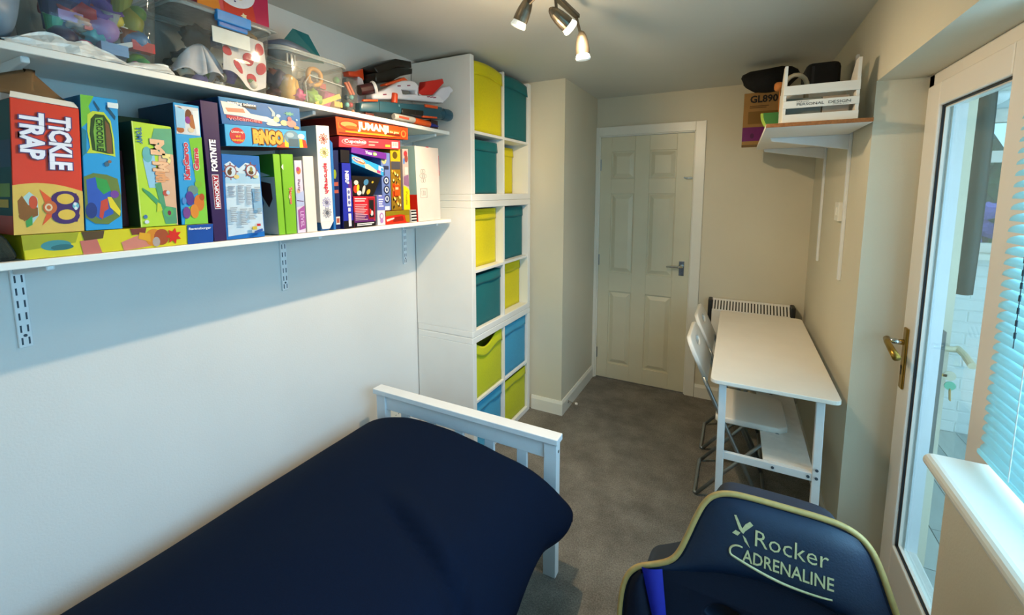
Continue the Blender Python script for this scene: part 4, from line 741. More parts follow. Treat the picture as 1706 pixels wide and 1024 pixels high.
for a in [('egg', (.17, 1.14, 1.965), .045, '#d8a83c', 'mustard yellow toy egg in the frosted tub'), ('cup', (.18, 1.29, 1.955), .035, '#c45a9a', 'magenta pink toy cup in the frosted tub'), ('lump', (.195, 1.22, 1.95), .03, '#7fae3a', 'apple green toy lump in the frosted tub'), ('stick', (.205, 1.28, 1.93), .06, '#e0b83c', 'sunny yellow toy plank in the frosted tub'),
          ('ball', (.2, 1.335, 2.04), .014, '#2f8a4a', 'deep green toy bead in the frosted tub'), ('ring', (.2, 1.23, 2.03), .03, '#d89a3c', 'amber toy ring in the frosted tub'), ('lump', (.14, 1.11, 2.0), .04, '#4a3a5a', 'plum toy lump in the frosted tub'), ('lump', (.13, 1.25, 2.0), .045, '#6a5a5e', 'mauve grey toy lump at the back of the frosted tub'), ('lump', (.14, 1.09, 1.945), .03, '#5a1f24', 'maroon toy lump in the frosted tub'), ('brick', (.19, 1.34, 1.945), .02, '#e0b44a', 'pale gold toy brick in the frosted tub'),
          ('stick', (.2, 1.235, 2.005), .035, '#5a3a3c', 'brown comb shaped toy in the frosted tub')]:
    toy(*a, G3, seed=len(a[4]))
fill(8, ' in the frosted tub', G3, (.13, .19), (1.08, 1.34), (UZ + .02, UZ + .11), (.016, .028), 8)
t = thing('gift_box', 'red and orange box with a white oval, standing on the lid of the clip tub', 'box', (.15, .91, UZ + .226))
mb = MB(); mb.box(.06, .246, .80, 1.022, UZ + .226, UZ + .352, K('#c8323c', .4, var=.1, scale=8)); mb.build('body', t, bevel=.002)
F = Face((.246, .80, UZ + .352), (.246, 1.022, UZ + .352), (.246, 1.022, UZ + .226), (.246, .80, UZ + .226))
F.prints('front_print', t, [('p', '#d8862c', [(0, 0), (.2, 0), (.3, 1), (0, 1)]), ('p', '#c23a2a', [(.3, 0), (.7, 0), (.8, 1), (.35, 1)]), ('p', '#b02450', [(.7, 0), (1, 0), (1, 1), (.8, 1)]), ('e', '#eceaf0', .5, .36, .3, .42, 28), ('e', '#2a2a6a', .4, .5, .02, .03), ('e', '#2a2a6a', .6, .46, .03, .04), ('e', '#2a2a6a', .5, .64, .015, .02), ('e', '#e4c8a0', .56, .5, .06, .08), ('s', '#f0e4c0', .62, .93, .05, .08, 5)])
for lab, q, col, nm in (('grey blue folded plastic bag on the frosted tub', ((.14, 1.16, UZ + .205), .085, (.8, 1.05, .38)), '#5f6c80', 'folded_bag'), ('dark red folded cloth under the grey blue bag', ((.12, 1.12, UZ + .196), .07, (.7, 1.1, .22)), '#5a2030', 'folded_cloth')):
    mb = MB(); blob(mb, q[0], q[1], K(col, .5, var=.15, scale=20), 4, .25, q[2], 3); o = mb.build(nm, smooth=True); recenter(o); tag(o, lab, 'bag' if 'bag' in nm else 'cloth')
mb = MB(); TE = K('#0f6a68', .5)
mb.add([(.10, 1.20, UZ + .19), (.17, 1.305, UZ + .19), (.16, 1.245, UZ + .285), (.13, 1.20, UZ + .30), (.11, 1.17, UZ + .25)], [(0, 1, 2, 3, 4)], TE); o = mb.build('teal_tray', solid=.006); recenter(o); tag(o, 'teal tilted plastic tray leaning behind the grey blue bag', 'tray')
# crumpled white wrapping along the front of the left tub
mb = MB(); PAP = K('#dfe4e4', .35, var=.05, scale=20)
def pap(a, c):
    y = .395 + .32 * a; hgt = .045 * (sin(pi * min(1, a * 1.3 + .05)) ** .8 if a < .73 else .35 + .5 * (a - .73) * 2) * c
    return (.268 - .03 * c + .012 * noise.noise(Vector((a * 9, c * 3, 1))), y, UZ + .002 + hgt * (1 + .5 * noise.noise(Vector((a * 7, c * 2, 4)))))
mb.grid(pap, 26, 6, PAP); mb.grid(lambda a, c: (.262 - .2 * c, .40 + .30 * a, UZ + .003 + .006 * abs(noise.noise(Vector((a * 8, c * 8, 2))))), 16, 8, PAP)
o = mb.build('crumpled_wrapping', solid=.001); recenter(o); tag(o, 'crumpled white plastic wrapping spread under the left clear tub', 'wrapping')
mb = MB(); blob(mb, (.17, .378, UZ + .105), .11, K('#7e93a6', .4, var=.15, scale=10), 9, .3, (.8, .62, .92), 3); o = mb.build('plastic_bag', smooth=True); recenter(o); tag(o, 'blue grey bulging plastic bag at the left edge of the upper shelf', 'bag')
mb = MB(); blob(mb, (.235, .423, UZ + .012), .012, K('#6a1f34', .5), 2); o = mb.build('toy', smooth=True); recenter(o); tag(o, 'tiny dark red bead on the crumpled white wrapping', 'toy')
# clear blister pack of small weights beside the frosted tub
t = thing('blister_pack', 'clear upright pack with orange rods and teal beads beside the frosted tub', 'pack', (.17, 1.415, UZ))
q = [(1.39, 2.062), (1.447, 2.062), (1.443, UZ + .002), (1.387, UZ + .002)]
mb = MB(); mb.hexa([(.14, 1.387, UZ + .002), (.2, 1.387, UZ + .002), (.2, 1.443, UZ + .002), (.14, 1.443, UZ + .002)], [(.14, 1.39, 2.062), (.2, 1.39, 2.062), (.2, 1.447, 2.062), (.14, 1.447, 2.062)], TUB); mb.build('case', t)
mb = MB(); mb.tube([(.19, 1.39, 2.045), (.19, 1.42, 2.0)], .006, K('#e0704a', .4)); mb.tube([(.19, 1.405, 2.05), (.19, 1.435, 2.003)], .006, K('#e0704a', .4)); mb.build('rods', t)
mb = MB()
for y, z, c in ((1.40, 1.985, '#3f4f5a'), (1.425, 1.99, '#6fb0ae'), (1.40, 1.955, '#7fc0bc'), (1.42, 1.958, '#b8323c'), (1.41, 1.93, '#3a4a54'), (1.432, 1.93, '#e08a5a')): blob(mb, (.185, y, z), .011, K(c, .4), 1, .1)
mb.build('beads', t, smooth=True)
# toy blasters
def skw(X0, k, Y0): return lambda a, b, h: (X0 + k * (a - Y0) + h, a, b)
def prism(name, parent, P, X, th, col, bev=.006, **kw): return plate(name, parent, P, kw.get('holes', []), X if callable(X) else yz(X), th, min(bev, th / 2.2), K(col, .32, var=.03, scale=10), True)
t = thing('toy_blaster', 'white and red toy blaster lying on the teal one, pointing at the cube tower', 'toy', (.19, 1.8, 1.995), 'toy blasters on the upper shelf')
WF = skw(.185, .2, 1.5)
prism('body', t, [(1.523, 2.018), (1.547, 2.032), (1.58, 2.046), (1.661, 2.097), (1.692, 2.110), (1.735, 2.120), (1.76, 2.119), (1.783, 2.105), (1.783, 2.068), (1.805, 2.063), (1.88, 2.071), (1.9, 2.084), (1.945, 2.058), (1.941, 2.044), (1.671, 2.021), (1.526, 1.998)], WF, .05, '#dcd8de', .010,
      holes=[[(1.682, 2.066), (1.763, 2.077), (1.768, 2.060), (1.69, 2.047)]])
prism('barrel', t, [(1.88, 2.069), (1.905, 2.095), (1.932, 2.121), (1.992, 2.141), (2.010, 2.125), (1.985, 2.083), (1.941, 2.046), (1.91, 2.055)], WF, .042, '#d0ced8', .008)
mb = MB(); mb.lathe([(.013, 0), (.014, .03), (.011, .034)], (.282, 1.99, 2.118), (.2, 1, .25), K('#e2e0e4', .3), 16); mb.build('muzzle', t, smooth=False)
prism('magazine', t, [(1.782, 2.072), (1.826, 2.109), (1.832, 2.133), (1.944, 2.168), (1.951, 2.148), (1.875, 2.076), (1.786, 2.06)], skw(.182, .2, 1.5), .044, '#c8231c', .004)
prism('top_rail', t, [(1.602, 2.079), (1.71, 2.130), (1.737, 2.117), (1.73, 2.11), (1.674, 2.1), (1.605, 2.071)], skw(.178, .2, 1.5), .036, '#d8501f', .003)
mb = MB(); mb.lathe([(.015, 0), (.0155, .04), (.014, .044)], (.238, 1.632, 1.997), (0, .12, 1), K('#e0461c', .35), 16); tag(mb.build('orange_plug', t), 'orange plug')
mb = MB()
for y, z in ((1.575, 2.026), (1.655, 2.078), (1.71, 2.09), (1.83, 2.058), (1.85, 2.059), (1.87, 2.06)):
    p = Vector(WF(y, z, .0255)); q = Vector(WF(y + .018, z + .004, .0255)); mb.bar(p, q, .0012, .005, K('#8a2a4a', .4))
mb.build('vents', t)
t = thing('toy_canister', 'dark maroon toy canister with a white cap, left of the white and red blaster', 'toy', (.2, 1.51, 2.02))
mb = MB(); mb.lathe([(.022, 0), (.024, .06), (.024, .075)], (.185, 1.47, 2.028), (.2, .95, .3), K('#3a1418', .4), 18); mb.build('body', t, smooth=False)
mb = MB(); mb.lathe([(.03, 0), (.031, .008), (.027, .014)], (.199, 1.538, 2.049), (.5, .8, .3), K('#e6e4e4', .3), 20); mb.build('cap', t)
t = thing('foam_pad', 'two stacked black foam pads on top of the toy blasters', 'pad', (.11, 1.7, 2.09))
prism('pad', t, [(1.568, 2.148), (1.714, 2.224), (1.825, 2.239), (1.830, 2.209), (1.72, 2.186), (1.60, 2.122)], .12, .13, '#100e0b', .005)
prism('pad', t, [(1.574, 2.125), (1.72, 2.185), (1.835, 2.207), (1.832, 2.180), (1.745, 2.150), (1.672, 2.106), (1.577, 2.088)], .12, .13, '#0e0d0a', .005)
t = thing('toy_blaster', 'orange and white toy blaster standing behind the black foam pads', 'toy', (.10, 1.52, UZ), 'toy blasters on the upper shelf')
prism('body', t, [(1.478, 2.119), (1.52, 2.128), (1.566, 2.151), (1.57, 2.10), (1.535, 2.108), (1.481, 2.10)], .10, .04, '#d8461c', .006)
prism('grip', t, [(1.535, 2.115), (1.562, 2.118), (1.575, 2.06), (1.57, 1.99), (1.545, UZ + .001), (1.50, UZ + .001), (1.53, 2.02)], .10, .035, '#d8d2dc', .006)
t = thing('toy_blaster', 'long teal toy blaster with orange sights lying flat below the white one', 'toy', (.2, 1.79, UZ + .02), 'toy blasters on the upper shelf')
TF = skw(.205, .14, 1.43); TP = skw(.231, .14, 1.43)
prism('body', t, [(1.434, 1.967), (1.522, 1.988), (1.67, 2.001), (1.833, 2.019), (1.925, 2.022), (1.928, 2.01), (1.924, 1.959), (1.815, 1.953), (1.687, 1.954), (1.432, 1.931)], TF, .05, '#24505f', .008)
mb = MB(); mb.lathe([(.026, 0), (.027, .03), (.030, .032), (.031, .075), (.027, .09), (.010, .092), (.009, .102), (.003, .106)], (.273, 1.918, 1.991), (.14, 1, .0), K('#17485a', .35), 20); mb.build('muzzle', t)
prism('grip_panel', t, [(1.654, 1.975), (1.79, 1.982), (1.784, 1.957), (1.653, 1.95)], TP, .012, '#1a1a18', .003)
mb = MB()
for i in range(7): p = Vector(TP(1.73 + i * .008, 1.958 + i * .0005, .007)); mb.bar(p, p + Vector((0, 0, .02)), .002, .004, K('#2c2c28', .5))
mb.build('grip_ribs', t)
for P in ([(1.8, 2.016), (1.885, 2.020), (1.885, 2.006), (1.8, 2.002)], [(1.442, 1.980), (1.518, 1.992), (1.518, 1.983), (1.442, 1.972)], [(1.783, 1.960), (1.879, 1.966), (1.879, 1.957), (1.783, 1.951)]): tag(prism('sight', t, P, TP, .014, '#d8501f', .003), 'orange sight')
mb = MB(); p = Vector(TF(1.53, 1.945, .0255)); mb.bar(p, p + Vector((0, 0, .04)), .001, .002, K('#122c36', .5)); mb.lathe([(.006, 0), (.006, .002)], TF(1.64, 1.985, .0245), (1, 0, 0), K('#5f8a94', .4), 10); mb.build('panel_lines', t)
mb = MB(); mb.box(.16, .22, 1.47, 1.52, UZ, 1.932, K('#5a2018', .6)); mb.box(.16, .22, 1.93, 1.99, UZ, 1.966, K('#4a2a24', .6)); o = mb.build('cardboard_riser'); recenter(o); tag(o, 'dark red card strips propping up the teal blaster', 'card')
t = thing('dart_toy', 'small grey white dart launcher with an orange end and blue dart at the shelf front', 'toy', (.255, 1.78, UZ))
mb = MB(); mb.lathe([(.012, 0), (.0145, .004), (.0145, .14), (.0125, .145)], (.253, 1.608, 1.933), (0, 1, .02), K('#b8b4ac', .4), 14); mb.build('barrel', t)
mb = MB(); mb.lathe([(.0148, 0), (.0152, .05), (.0152, .118), (.013, .12)], (.253, 1.752, 1.934), (0, 1, -.02), K('#e25a1c', .35), 14); tag(mb.build('orange_end', t), 'orange end')
mb = MB(); mb.lathe([(.009, 0), (.010, .02), (.006, .06), (.002, .075)], (.253, 1.875, 1.930), (0, 1, 0), K('#242a8a', .4), 12); tag(mb.build('dart', t), 'blue dart')
mb = MB(); mb.box(.2672, .268, 1.63, 1.70, 1.928, 1.938, K('#c8543c', .5)); mb.build('label_strip', t)

# ------------------------------------------------------------------ bed
bd = thing('single_bed', 'white wooden single bed with a slatted low footboard', 'bed', (.6, .6, 0))
BX0, BX1, BFY = .11, 1.086, 1.562
BW = K('#e4e8ea', .4, var=.02, scale=8, stretch=(1, .2, 1))
for x in (BX0 + .014, BX1 - .056): MB().box(x, x + .055, BFY + .004, BFY + .044, 0, .59, BW).build('leg', bd, bevel=.002)
MB().box(BX0, BX1 + .006, BFY - .006, BFY + .054, .588, .614, BW).build('top_rail', bd, bevel=.003)
MB().box(BX0 + .068, BX1 - .056, BFY + .014, BFY + .034, .513, .588, BW).build('upper_rail', bd, bevel=.002)
MB().box(BX0 + .068, BX1 - .056, BFY + .012, BFY + .036, .20, .32, BW).build('lower_rail', bd, bevel=.002)
for i in range(5):
    x = .27 + i * .158; MB().box(x, x + .046, BFY + .016, BFY + .032, .32, .514, BW).build('slat', bd, bevel=.002)
mb = MB(); mb.lathe([(.006, 0), (.006, .002)], (BX1 - .001, BFY + .024, .55), (1, 0, 0), STEEL, 12); mb.build('bolt_head', bd)
for x in (BX0 + .02, BX1 - .05): MB().box(x, x + .024, -.40, BFY + .004, .19, .30, BW).build('side_rail', bd, bevel=.002)
for x in (BX0 + .014, BX1 - .056): MB().box(x, x + .055, -.46, -.40, 0, .9, BW).build('leg', bd, bevel=.002)
MB().box(BX0, BX1, -.455, -.405, .5, .88, BW).build('headboard_panel', bd, bevel=.003)
for i in range(9):
    y = -.34 + i * .21; MB().box(BX0 + .04, BX1 - .05, y, y + .07, .22, .238, K('#c9b08a', .6, var=.1, scale=10, stretch=(.2, 1, 1))).build('bed_slat', bd)
mb = MB(); mb.box(.16, 1.035, -.385, 1.50, .24, .43, K('#d8d8d4', .9)); o = mb.build('mattress', bevel=.03, seg=3); recenter(o); tag(o, 'pale mattress under the navy duvet', 'mattress')
PR = [(.135, .27), (.118, .36), (.122, .44), (.16, .485), (.26, .53), (.37, .556), (.52, .560), (.68, .555), (.84, .538), (.97, .513), (1.05, .47), (1.10, .425), (1.138, .37), (1.142, .315), (1.118, .262), (1.075, .26)]
def prof(s):
    s *= len(PR) - 1; i = min(int(s), len(PR) - 2); t_ = s - i
    p0, p1, p2, p3 = (PR[max(0, i - 1)], PR[i], PR[i + 1], PR[min(len(PR) - 1, i + 2)])
    def cr(a, b_, c, d): return .5 * ((2 * b_) + (-a + c) * t_ + (2 * a - 5 * b_ + 4 * c - d) * t_ ** 2 + (-a + 3 * b_ - 3 * c + d) * t_ ** 3)
    return cr(p0[0], p1[0], p2[0], p3[0]), cr(p0[1], p1[1], p2[1], p3[1])
def duvet(a, c):
    x, z = prof(a); yend = 1.556 + .006 * sin(a * 20); y0 = -.38
    k = 1 - (1 - c) ** 1.0
    y = y0 + (yend - y0) * c
    d = (yend - y)
    if d < .10:      # rolls down at the foot
        q = 1 - d / .10; z -= (z - .33) * (.5 * q ** 3) if z > .33 else 0
    w = min(1, max(0, (a - .12) / .1))
    # a long crease running from the middle of the bed to the near corner, soft waves elsewhere
    px = .74 + (y - 1.06) * -.9; f = (x - .70) * .35 + (y - 1.035)
    cre = (-.030 * math.exp(-(f / .022) ** 2) + .020 * math.exp(-((f - .055) / .05) ** 2)) * (1 / (1 + math.exp(-(x - .70) / .03))) * (1 / (1 + math.exp((x - 1.07) / .03)))
    f2 = (x - 1.02) + (y - 1.0) * .55; cre += -.022 * math.exp(-(f2 / .03) ** 2) * (1 if y < .99 else math.exp(-((y - .99) / .04) ** 2))
    z += w * (cre + .010 * noise.noise(Vector((x * 2.2, y * 1.7, 3))) + .004 * noise.noise(Vector((x * 6, y * 4, 8))))
    hem = max(0, (a - .72) / .28)
    x += hem * (.022 * noise.noise(Vector((2, y * 4.5, z * 3))) + .012 * sin(y * 13)); 
    lift = .10 * math.exp(-((y - 1.24) / .16) ** 2) * max(0, (a - .8) / .2)
    bul = .055 * math.exp(-((y - 1.46) / .10) ** 2) * max(0, 1 - abs(a - .86) / .14)
    return (max(.1, x + bul * .5 - lift * .35), y, z + lift * .75)
mb = MB(); mb.grid(duvet, 90, 110, FABN)
mb.grid(lambda a, c: (lambda p: (p[0], p[1] - .004 * c, .30 + (p[2] - .30) * (1 - c) if p[2] > .30 else p[2]))(duvet(a, 1.0)), 90, 6, FABN)
o = mb.build('duvet', smooth=True, solid=.006); recenter(o); tag(o, 'plain navy blue duvet covering the bed', 'duvet')
t = thing('wall_socket', 'white double wall socket behind the footboard, low on the left wall', 'socket', (0, 1.80, .29))
MB().box(0, .010, 1.727, 1.873, .29, .376, GLOSSW).build('plate', t, bevel=.003)
mb = MB()
for y in (1.765, 1.835):
    for dy, dz, w, h in ((0, .018, .004, .008), (-.011, -.004, .007, .004), (.011, -.004, .007, .004)): mb.box(.0098, .0103, y + dy - w / 2, y + dy + w / 2, .325 + dz - h / 2, .325 + dz + h / 2, SLOT)
mb.build('pin_holes', t)
for y in (1.785, 1.815): MB().box(.009, .013, y - .006, y + .006, .352, .368, GLOSSW).build('rocker_switch', t, bevel=.001)

# ------------------------------------------------------------------ heater, door stop, switch
t = thing('panel_heater', 'white panel heater with top grille and black end caps, behind the table', 'heater', (1.785, 3.53, .36))
hx0, hx1, hz0, hz1, hy0 = 1.545, 2.03, .36, .80, 3.475
mb = MB(); mb.box(hx0, hx1, hy0, DY - .012, hz0, hz1 - .075, WHITE); mb.box(hx0, hx1, hy0, hy0 + .006, hz1 - .075, hz1 - .062, WHITE)
mb.box(hx0, hx1, hy0 + .075, DY - .012, hz1 - .076, hz1, WHITE); mb.build('case', t, bevel=.003)
mb = MB(); mb.hexa([(hx0, hy0 + .004, hz1 - .075), (hx1, hy0 + .004, hz1 - .075), (hx1, hy0 + .075, hz1 - .076), (hx0, hy0 + .075, hz1 - .076)], [(hx0, hy0 + .004, hz1 - .07), (hx1, hy0 + .004, hz1 - .07), (hx1, hy0 + .075, hz1 - .012), (hx0, hy0 + .075, hz1 - .012)], K('#3b382f', .7)); mb.build('grille_back', t)
n = 24; fin = None
for i in range(n + 1):
    x = hx0 + .01 + (hx1 - hx0 - .02) * i / n
    if fin is None:
        fin = MB().hexa([(x - .0055, hy0 + .001, hz1 - .066), (x + .0055, hy0 + .001, hz1 - .066), (x + .0055, hy0 + .078, hz1 - .008), (x - .0055, hy0 + .078, hz1 - .008)], [(x - .0055, hy0 + .0, hz1 - .060), (x + .0055, hy0 + .0, hz1 - .060), (x + .0055, hy0 + .078, hz1), (x - .0055, hy0 + .078, hz1)], WHITE).build('grille_fin', t); fx = x
    else:
        o = fin.copy(); C.objects.link(o); o.location = (x - fx, 0, 0)
for x in (hx0 - .026, hx1): tag(MB().box(x, x + .026, hy0 - .004, DY - .01, hz0 - .005, hz1 + .004, K('#1b1a19', .5)).build('end_cap', t, bevel=.006), 'black end cap')
t = thing('door_stop', 'small sprung chrome door stop on the column skirting', 'door stop', (CX + .014, 2.94, .05))
mb = MB(); mb.lathe([(.012, 0), (.012, .004), (.005, .006), (.005, .055)], (CX + .014, 2.94, .055), (1, 0, -.05), CHROME, 12); mb.build('rod', t)
mb = MB(); mb.lathe([(.009, 0), (.010, .004), (.010, .014), (.006, .018)], (CX + .069, 2.94, .052), (1, 0, -.05), K('#e2ded2', .4), 12); tag(mb.build('rubber_tip', t), 'white tip')

# ------------------------------------------------------------------ table with lower shelf
tb = thing('folding_table', 'white slim table against the right wall', 'table', (1.84, 2.68, 0))
TZ = .777; A0, A1, B0, B1 = 1.606, 2.071, 2.056, 3.302
plate('tabletop', tb, rrect(A0, A1, B0, B1, .028), [], lambda a, c, h: (a, c, TZ - .009 + h), .018, .003, K('#ece7dc', .45, var=.02, scale=8))
LX0, LX1 = 1.655, 2.012
for y in (2.10, 3.25):
    for x, xf in ((LX0, 1.664), (LX1 - .004, 2.018)):
        mb = MB(); mb.bar((xf, y, .0), (x, y, TZ - .018), .022, .03, METALW, (1, 0, 0)); lg = mb.build('leg', tb, bevel=.003)
        if x > 1.9 and y < 3:
            mb = MB()
            for z in (.425, .46): mb.lathe([(.006, 0), (.006, .003)], (xf - (xf - x) * z / .76, y - .0155, z), (0, -1, 0), SLOT, 10)
            mb.build('bolt_head', lg)
    mb = MB(); mb.box(LX0 + .012, LX1 - .006, y - .008, y + .010, .405, .438, METALW); rl = mb.build('cross_rail', tb, bevel=.002)
    if y < 3:
        mb = MB()
        for x in (1.86, 1.985): mb.lathe([(.006, 0), (.006, .003)], (x, y - .008, .422), (0, -1, 0), SLOT, 10)
        mb.build('bolt_head', rl)
mb = MB(); mb.box(LX0 - .01, LX0 + .01, 2.10, 3.25, TZ - .044, TZ - .018, METALW); mb.box(LX1 - .01, LX1 + .01, 2.10, 3.25, TZ - .044, TZ - .018, METALW); mb.build('apron_rail', tb, bevel=.002)
MB().box(1.825, 2.004, 2.11, 3.24, .425, .440, K('#e6e4de', .45)).build('lower_shelf', tb, bevel=.002)

# ------------------------------------------------------------------ two folding chairs tucked under the table
def chair(label):
    t = thing('folding_chair', label, 'chair', (1.70, 2.545, 0), 'folding chairs under the table'); y0, y1 = 2.355, 2.735
    PL = K('#e8e5dd', .38, var=.02, scale=10); G_ = K('#98a0a3', .35, .8, var=.05, scale=30)
    top = Vector((1.482, 0, .845)); bot = Vector((1.577, 0, .642)); L_ = (top - bot).length; d = (top - bot).normalized(); nrm = Vector((d.z, 0, -d.x))
    def fr(a, c, h): return tuple(bot + d * c + nrm * h + Vector((0, a, 0)))
    out = [(y0, 0), (y0, L_ * .62)] + [(y0 + .06 * (1 - cos(radians(9 * i))), L_ * .62 + L_ * .38 * sin(radians(9 * i))) for i in range(1, 11)]
    out += [(y0 + y1 - a, c) for a, c in out[::-1]]; ym = (y0 + y1) / 2
    plate('backrest', t, out[::-1], [[(ym + .055 * cos(2 * pi * i / 16), L_ * .70 + .022 * sin(2 * pi * i / 16)) for i in range(16)]], fr, .022, .006, PL, True)
    st = [(1.628, y0 + .01), (1.628, y1 - .01), (1.64, y1), (1.90, y1 - .012), (1.938, y1 - .045), (1.938, y0 + .045), (1.90, y0 + .012), (1.64, y0)]
    plate('seat', t, st, [], lambda a, c, h: (a, c, .452 + h + .006 * max(0, (1.70 - a)) / .08), .03, .007, PL, True)
    for y in (y0 + .006, y1 - .006):
        mb = MB(); mb.tube([tuple(bot + d * .02 + Vector((0, y, 0)) - nrm * .004), (1.60, y, .58), (1.735, y, .30), (1.868, y, .012)], .010, G_, 10); mb.build('leg', t, smooth=True)
        yy = y + (.022 if y < ym else -.022)
        mb = MB(); mb.tube([(1.895, yy, .435), (1.72, yy, .215), (1.56, yy, .014)], .009, G_, 10); mb.build('rear_leg', t, smooth=True)
    mb = MB(); mb.tube([(1.56, y0 + .028, .014), (1.548, y0 + .034, .010), (1.548, y1 - .034, .010), (1.56, y1 - .028, .014)], .009, G_, 10); mb.build('floor_bar', t, smooth=True); mb = MB(); mb.tube([(1.868, y0 + .006, .012), (1.868, y1 - .006, .012)], .009, G_, 10); mb.build('floor_bar', t, smooth=True)
    mb = MB(); mb.lathe([(.012, -.015), (.012, .015)], (1.895, y0 + .024, .432), (0, 1, 0), G_, 10); mb.build('hinge', t); mb = MB(); mb.lathe([(.012, -.015), (.012, .015)], (1.895, y1 - .024, .432), (0, 1, 0), G_, 10); mb.build('hinge', t)
    return t
c1 = chair('white folding chair nearer the camera, seat tucked under the table')
c2 = copy_tree(c1); c2.location.y += .455; c2['label'] = 'white folding chair farther back, next to the panel heater'

# ------------------------------------------------------------------ right hand shelf above the table and what lies on it
t = thing('shelf_unit', 'short white shelf with raw brown front edge on the right wall', 'shelf', (1.93, 2.65, 1.842))
MB().box(1.757, 2.098, 2.122, 3.2, 1.842, 1.858, WHITE).build('board', t, bevel=.001)
tag(MB().box(1.757, 2.098, 2.118, 2.1225, 1.8425, 1.8575, K('#9a5f2e', .8, var=.25, scale=120, bump=.4, bscale=300)).build('raw_edge', t), 'brown raw chipboard edge')
for y in (2.535, 3.49 - .32):
    mb = MB(); mb.hexa([(1.80, y - .009, 1.826), (2.103, y - .009, 1.775), (2.103, y + .009, 1.775), (1.80, y + .009, 1.826)], [(1.795, y - .009, 1.842), (2.103, y - .009, 1.842), (2.103, y + .009, 1.842), (1.795, y + .009, 1.842)], METALW); mb.build('bracket_arm', t, bevel=.003)
    mb = MB(); mb.box(2.102, WX, y - .014, y + .014, 1.175, 2.185 if y < 2.6 else 2.05, METALW); mb.build('upright', t, bevel=.002)
t = thing('wall_switch', 'small white switch box beside the wall upright over the table', 'switch', (WX, 2.66, 1.44))
MB().box(WX - .018, WX, 2.60, 2.69, 1.445, 1.535, GLOSSW).build('plate', t, bevel=.003)
MB().box(WX - .023, WX - .017, 2.63, 2.66, 1.47, 1.51, GLOSSW).build('rocker', t, bevel=.002)
cr = thing('desk_crate', 'white slatted wooden crate with printed middle slat, front of the right shelf', 'crate', (1.94, 2.27, 1.858))
CW = K('#e8e2d6', .6, var=.03, scale=20, stretch=(.3, 1, 1))
cy0, cy1 = 2.165, 2.36
for x0, x1, z1 in ((1.813, 1.824, 2.085), (2.048, 2.059, 2.09)):
    plate('end_board', cr, [(cy0, 1.859), (cy0, z1), (cy0 + .045, z1), (cy1 - .02, 1.99), (cy1, 1.98), (cy1, 1.859)], [], (lambda a, c, h, xm=(x0 + x1) / 2: (xm + h, a, c)), .011, .001, CW)
for y in (cy0 - .006, cy1 - .002):
    for z0, z1 in ((1.862, 1.894), (1.918, 1.947), (1.970, 2.006)):
        s_ = MB().box(1.813, 2.059, y, y + .007, z0, z1, CW).build('slat', cr, bevel=.001, seg=1)
        if y < 2.2 and z0 == 1.918:
            F = Face((1.824, y, z1), (2.048, y, z1), (2.048, y, z0), (1.824, y, z0)); mb = F.text(s_, 'PERSONAL', (.16, .36, .56, .72), '#3a3834', 0, .0, h=.0008, mb=MB()); F.text(s_, 'DESIGN', (.62, .34, .93, .7), '#3a3834', 0, .0, h=.0008, mb=mb); F.text(s_, 'YOUR OWN', (.15, .12, .34, .27), '#3a3834', 0, .0, h=.0008, mb=mb); F.text(s_, 'thinking space', (.68, .78, .90, .90), '#3a3834', 0, .0, h=.0008, mb=mb); mb.build('printed_words', s_)
MB().box(1.824, 2.048, cy0, cy1, 1.859, 1.866, CW).build('base', cr)
for x0, x1, c, lab in ((1.828, 1.945, '#787d74', 'grey folder standing in the left half of the slatted crate'), (1.95, 2.035, '#b5a592', 'beige folder standing in the right half of the slatted crate')):
    o = MB().box(x0, x1, 2.20, 2.23, 1.867, 1.962, K(c, .7, var=.05)).build('folder', bevel=.002); recenter(o); tag(o, lab, 'folder', 'folders in the slatted crate')
t = thing('cardboard_box', 'brown cardboard box with purple band and GL890 print, hanging over the shelf end', 'box', (1.80, 3.08, 1.859))
CB = K('#96703c', .85, var=.1, scale=14, bump=.1)
mb = MB(); mb.box(1.675, 1.93, 3.02, 3.19, 1.859, 2.155, CB); mb.build('body', t, bevel=.003)
F = Face((1.675, 3.02, 2.155), (1.93, 3.02, 2.155), (1.93, 3.02, 1.859), (1.675, 3.02, 1.859))
F.prints('front_print', t, [rb('#6a1f62', 0, .66, 1, .93), rb('#7a5a22', .1, .36, .8, .6), ('e', '#4a1446', .2, .83, .04, .05)] + lines('#5a431f', .12, .25, .5, .31, 2))
F.text(t, 'GL890', (.13, .06, .66, .19), '#1c1714', 0, .03, name='printed_number')
mb = MB(); BK = K('#100f10', .9, var=.2, scale=40, bump=.3, bscale=120)
blob(mb, (1.80, 3.06, 2.225), .1, BK, 6, .3, (1.42, .95, .72), 3); o = mb.build('cloth_bag', smooth=True); recenter(o); tag(o, 'black soft bag lying on top of the cardboard box', 'bag', 'black bags on the right shelf')
t = thing('carry_case', 'black upright case behind the slatted crate on the right shelf', 'case', (1.985, 2.62, 1.859))
mb = MB(); mb.box(1.918, 2.05, 2.50, 2.72, 1.859, 2.168, BK); mb.build('body', t, bevel=.025, seg=3)
MB().box(1.94, 1.95, 2.499, 2.503, 1.88, 2.15, K('#1a1a1c', .7)).build('zip', t)
t = thing('headphones', 'pale beige headband loop standing in the slatted crate', 'headphones', (1.86, 2.3, 1.9))
mb = MB(); PB = K('#b0a184', .5)
pts = [(1.862 + .042 * cos(radians(a)) , 2.29, 2.02 + .055 * sin(radians(a))) for a in range(-20, 201, 20)]; pts = [(1.905, 2.29, 1.90)] + pts + [(1.822 + .006, 2.29, 1.96)]
mb.tube(pts, .009, PB, 8); mb.build('headband', t, smooth=True)
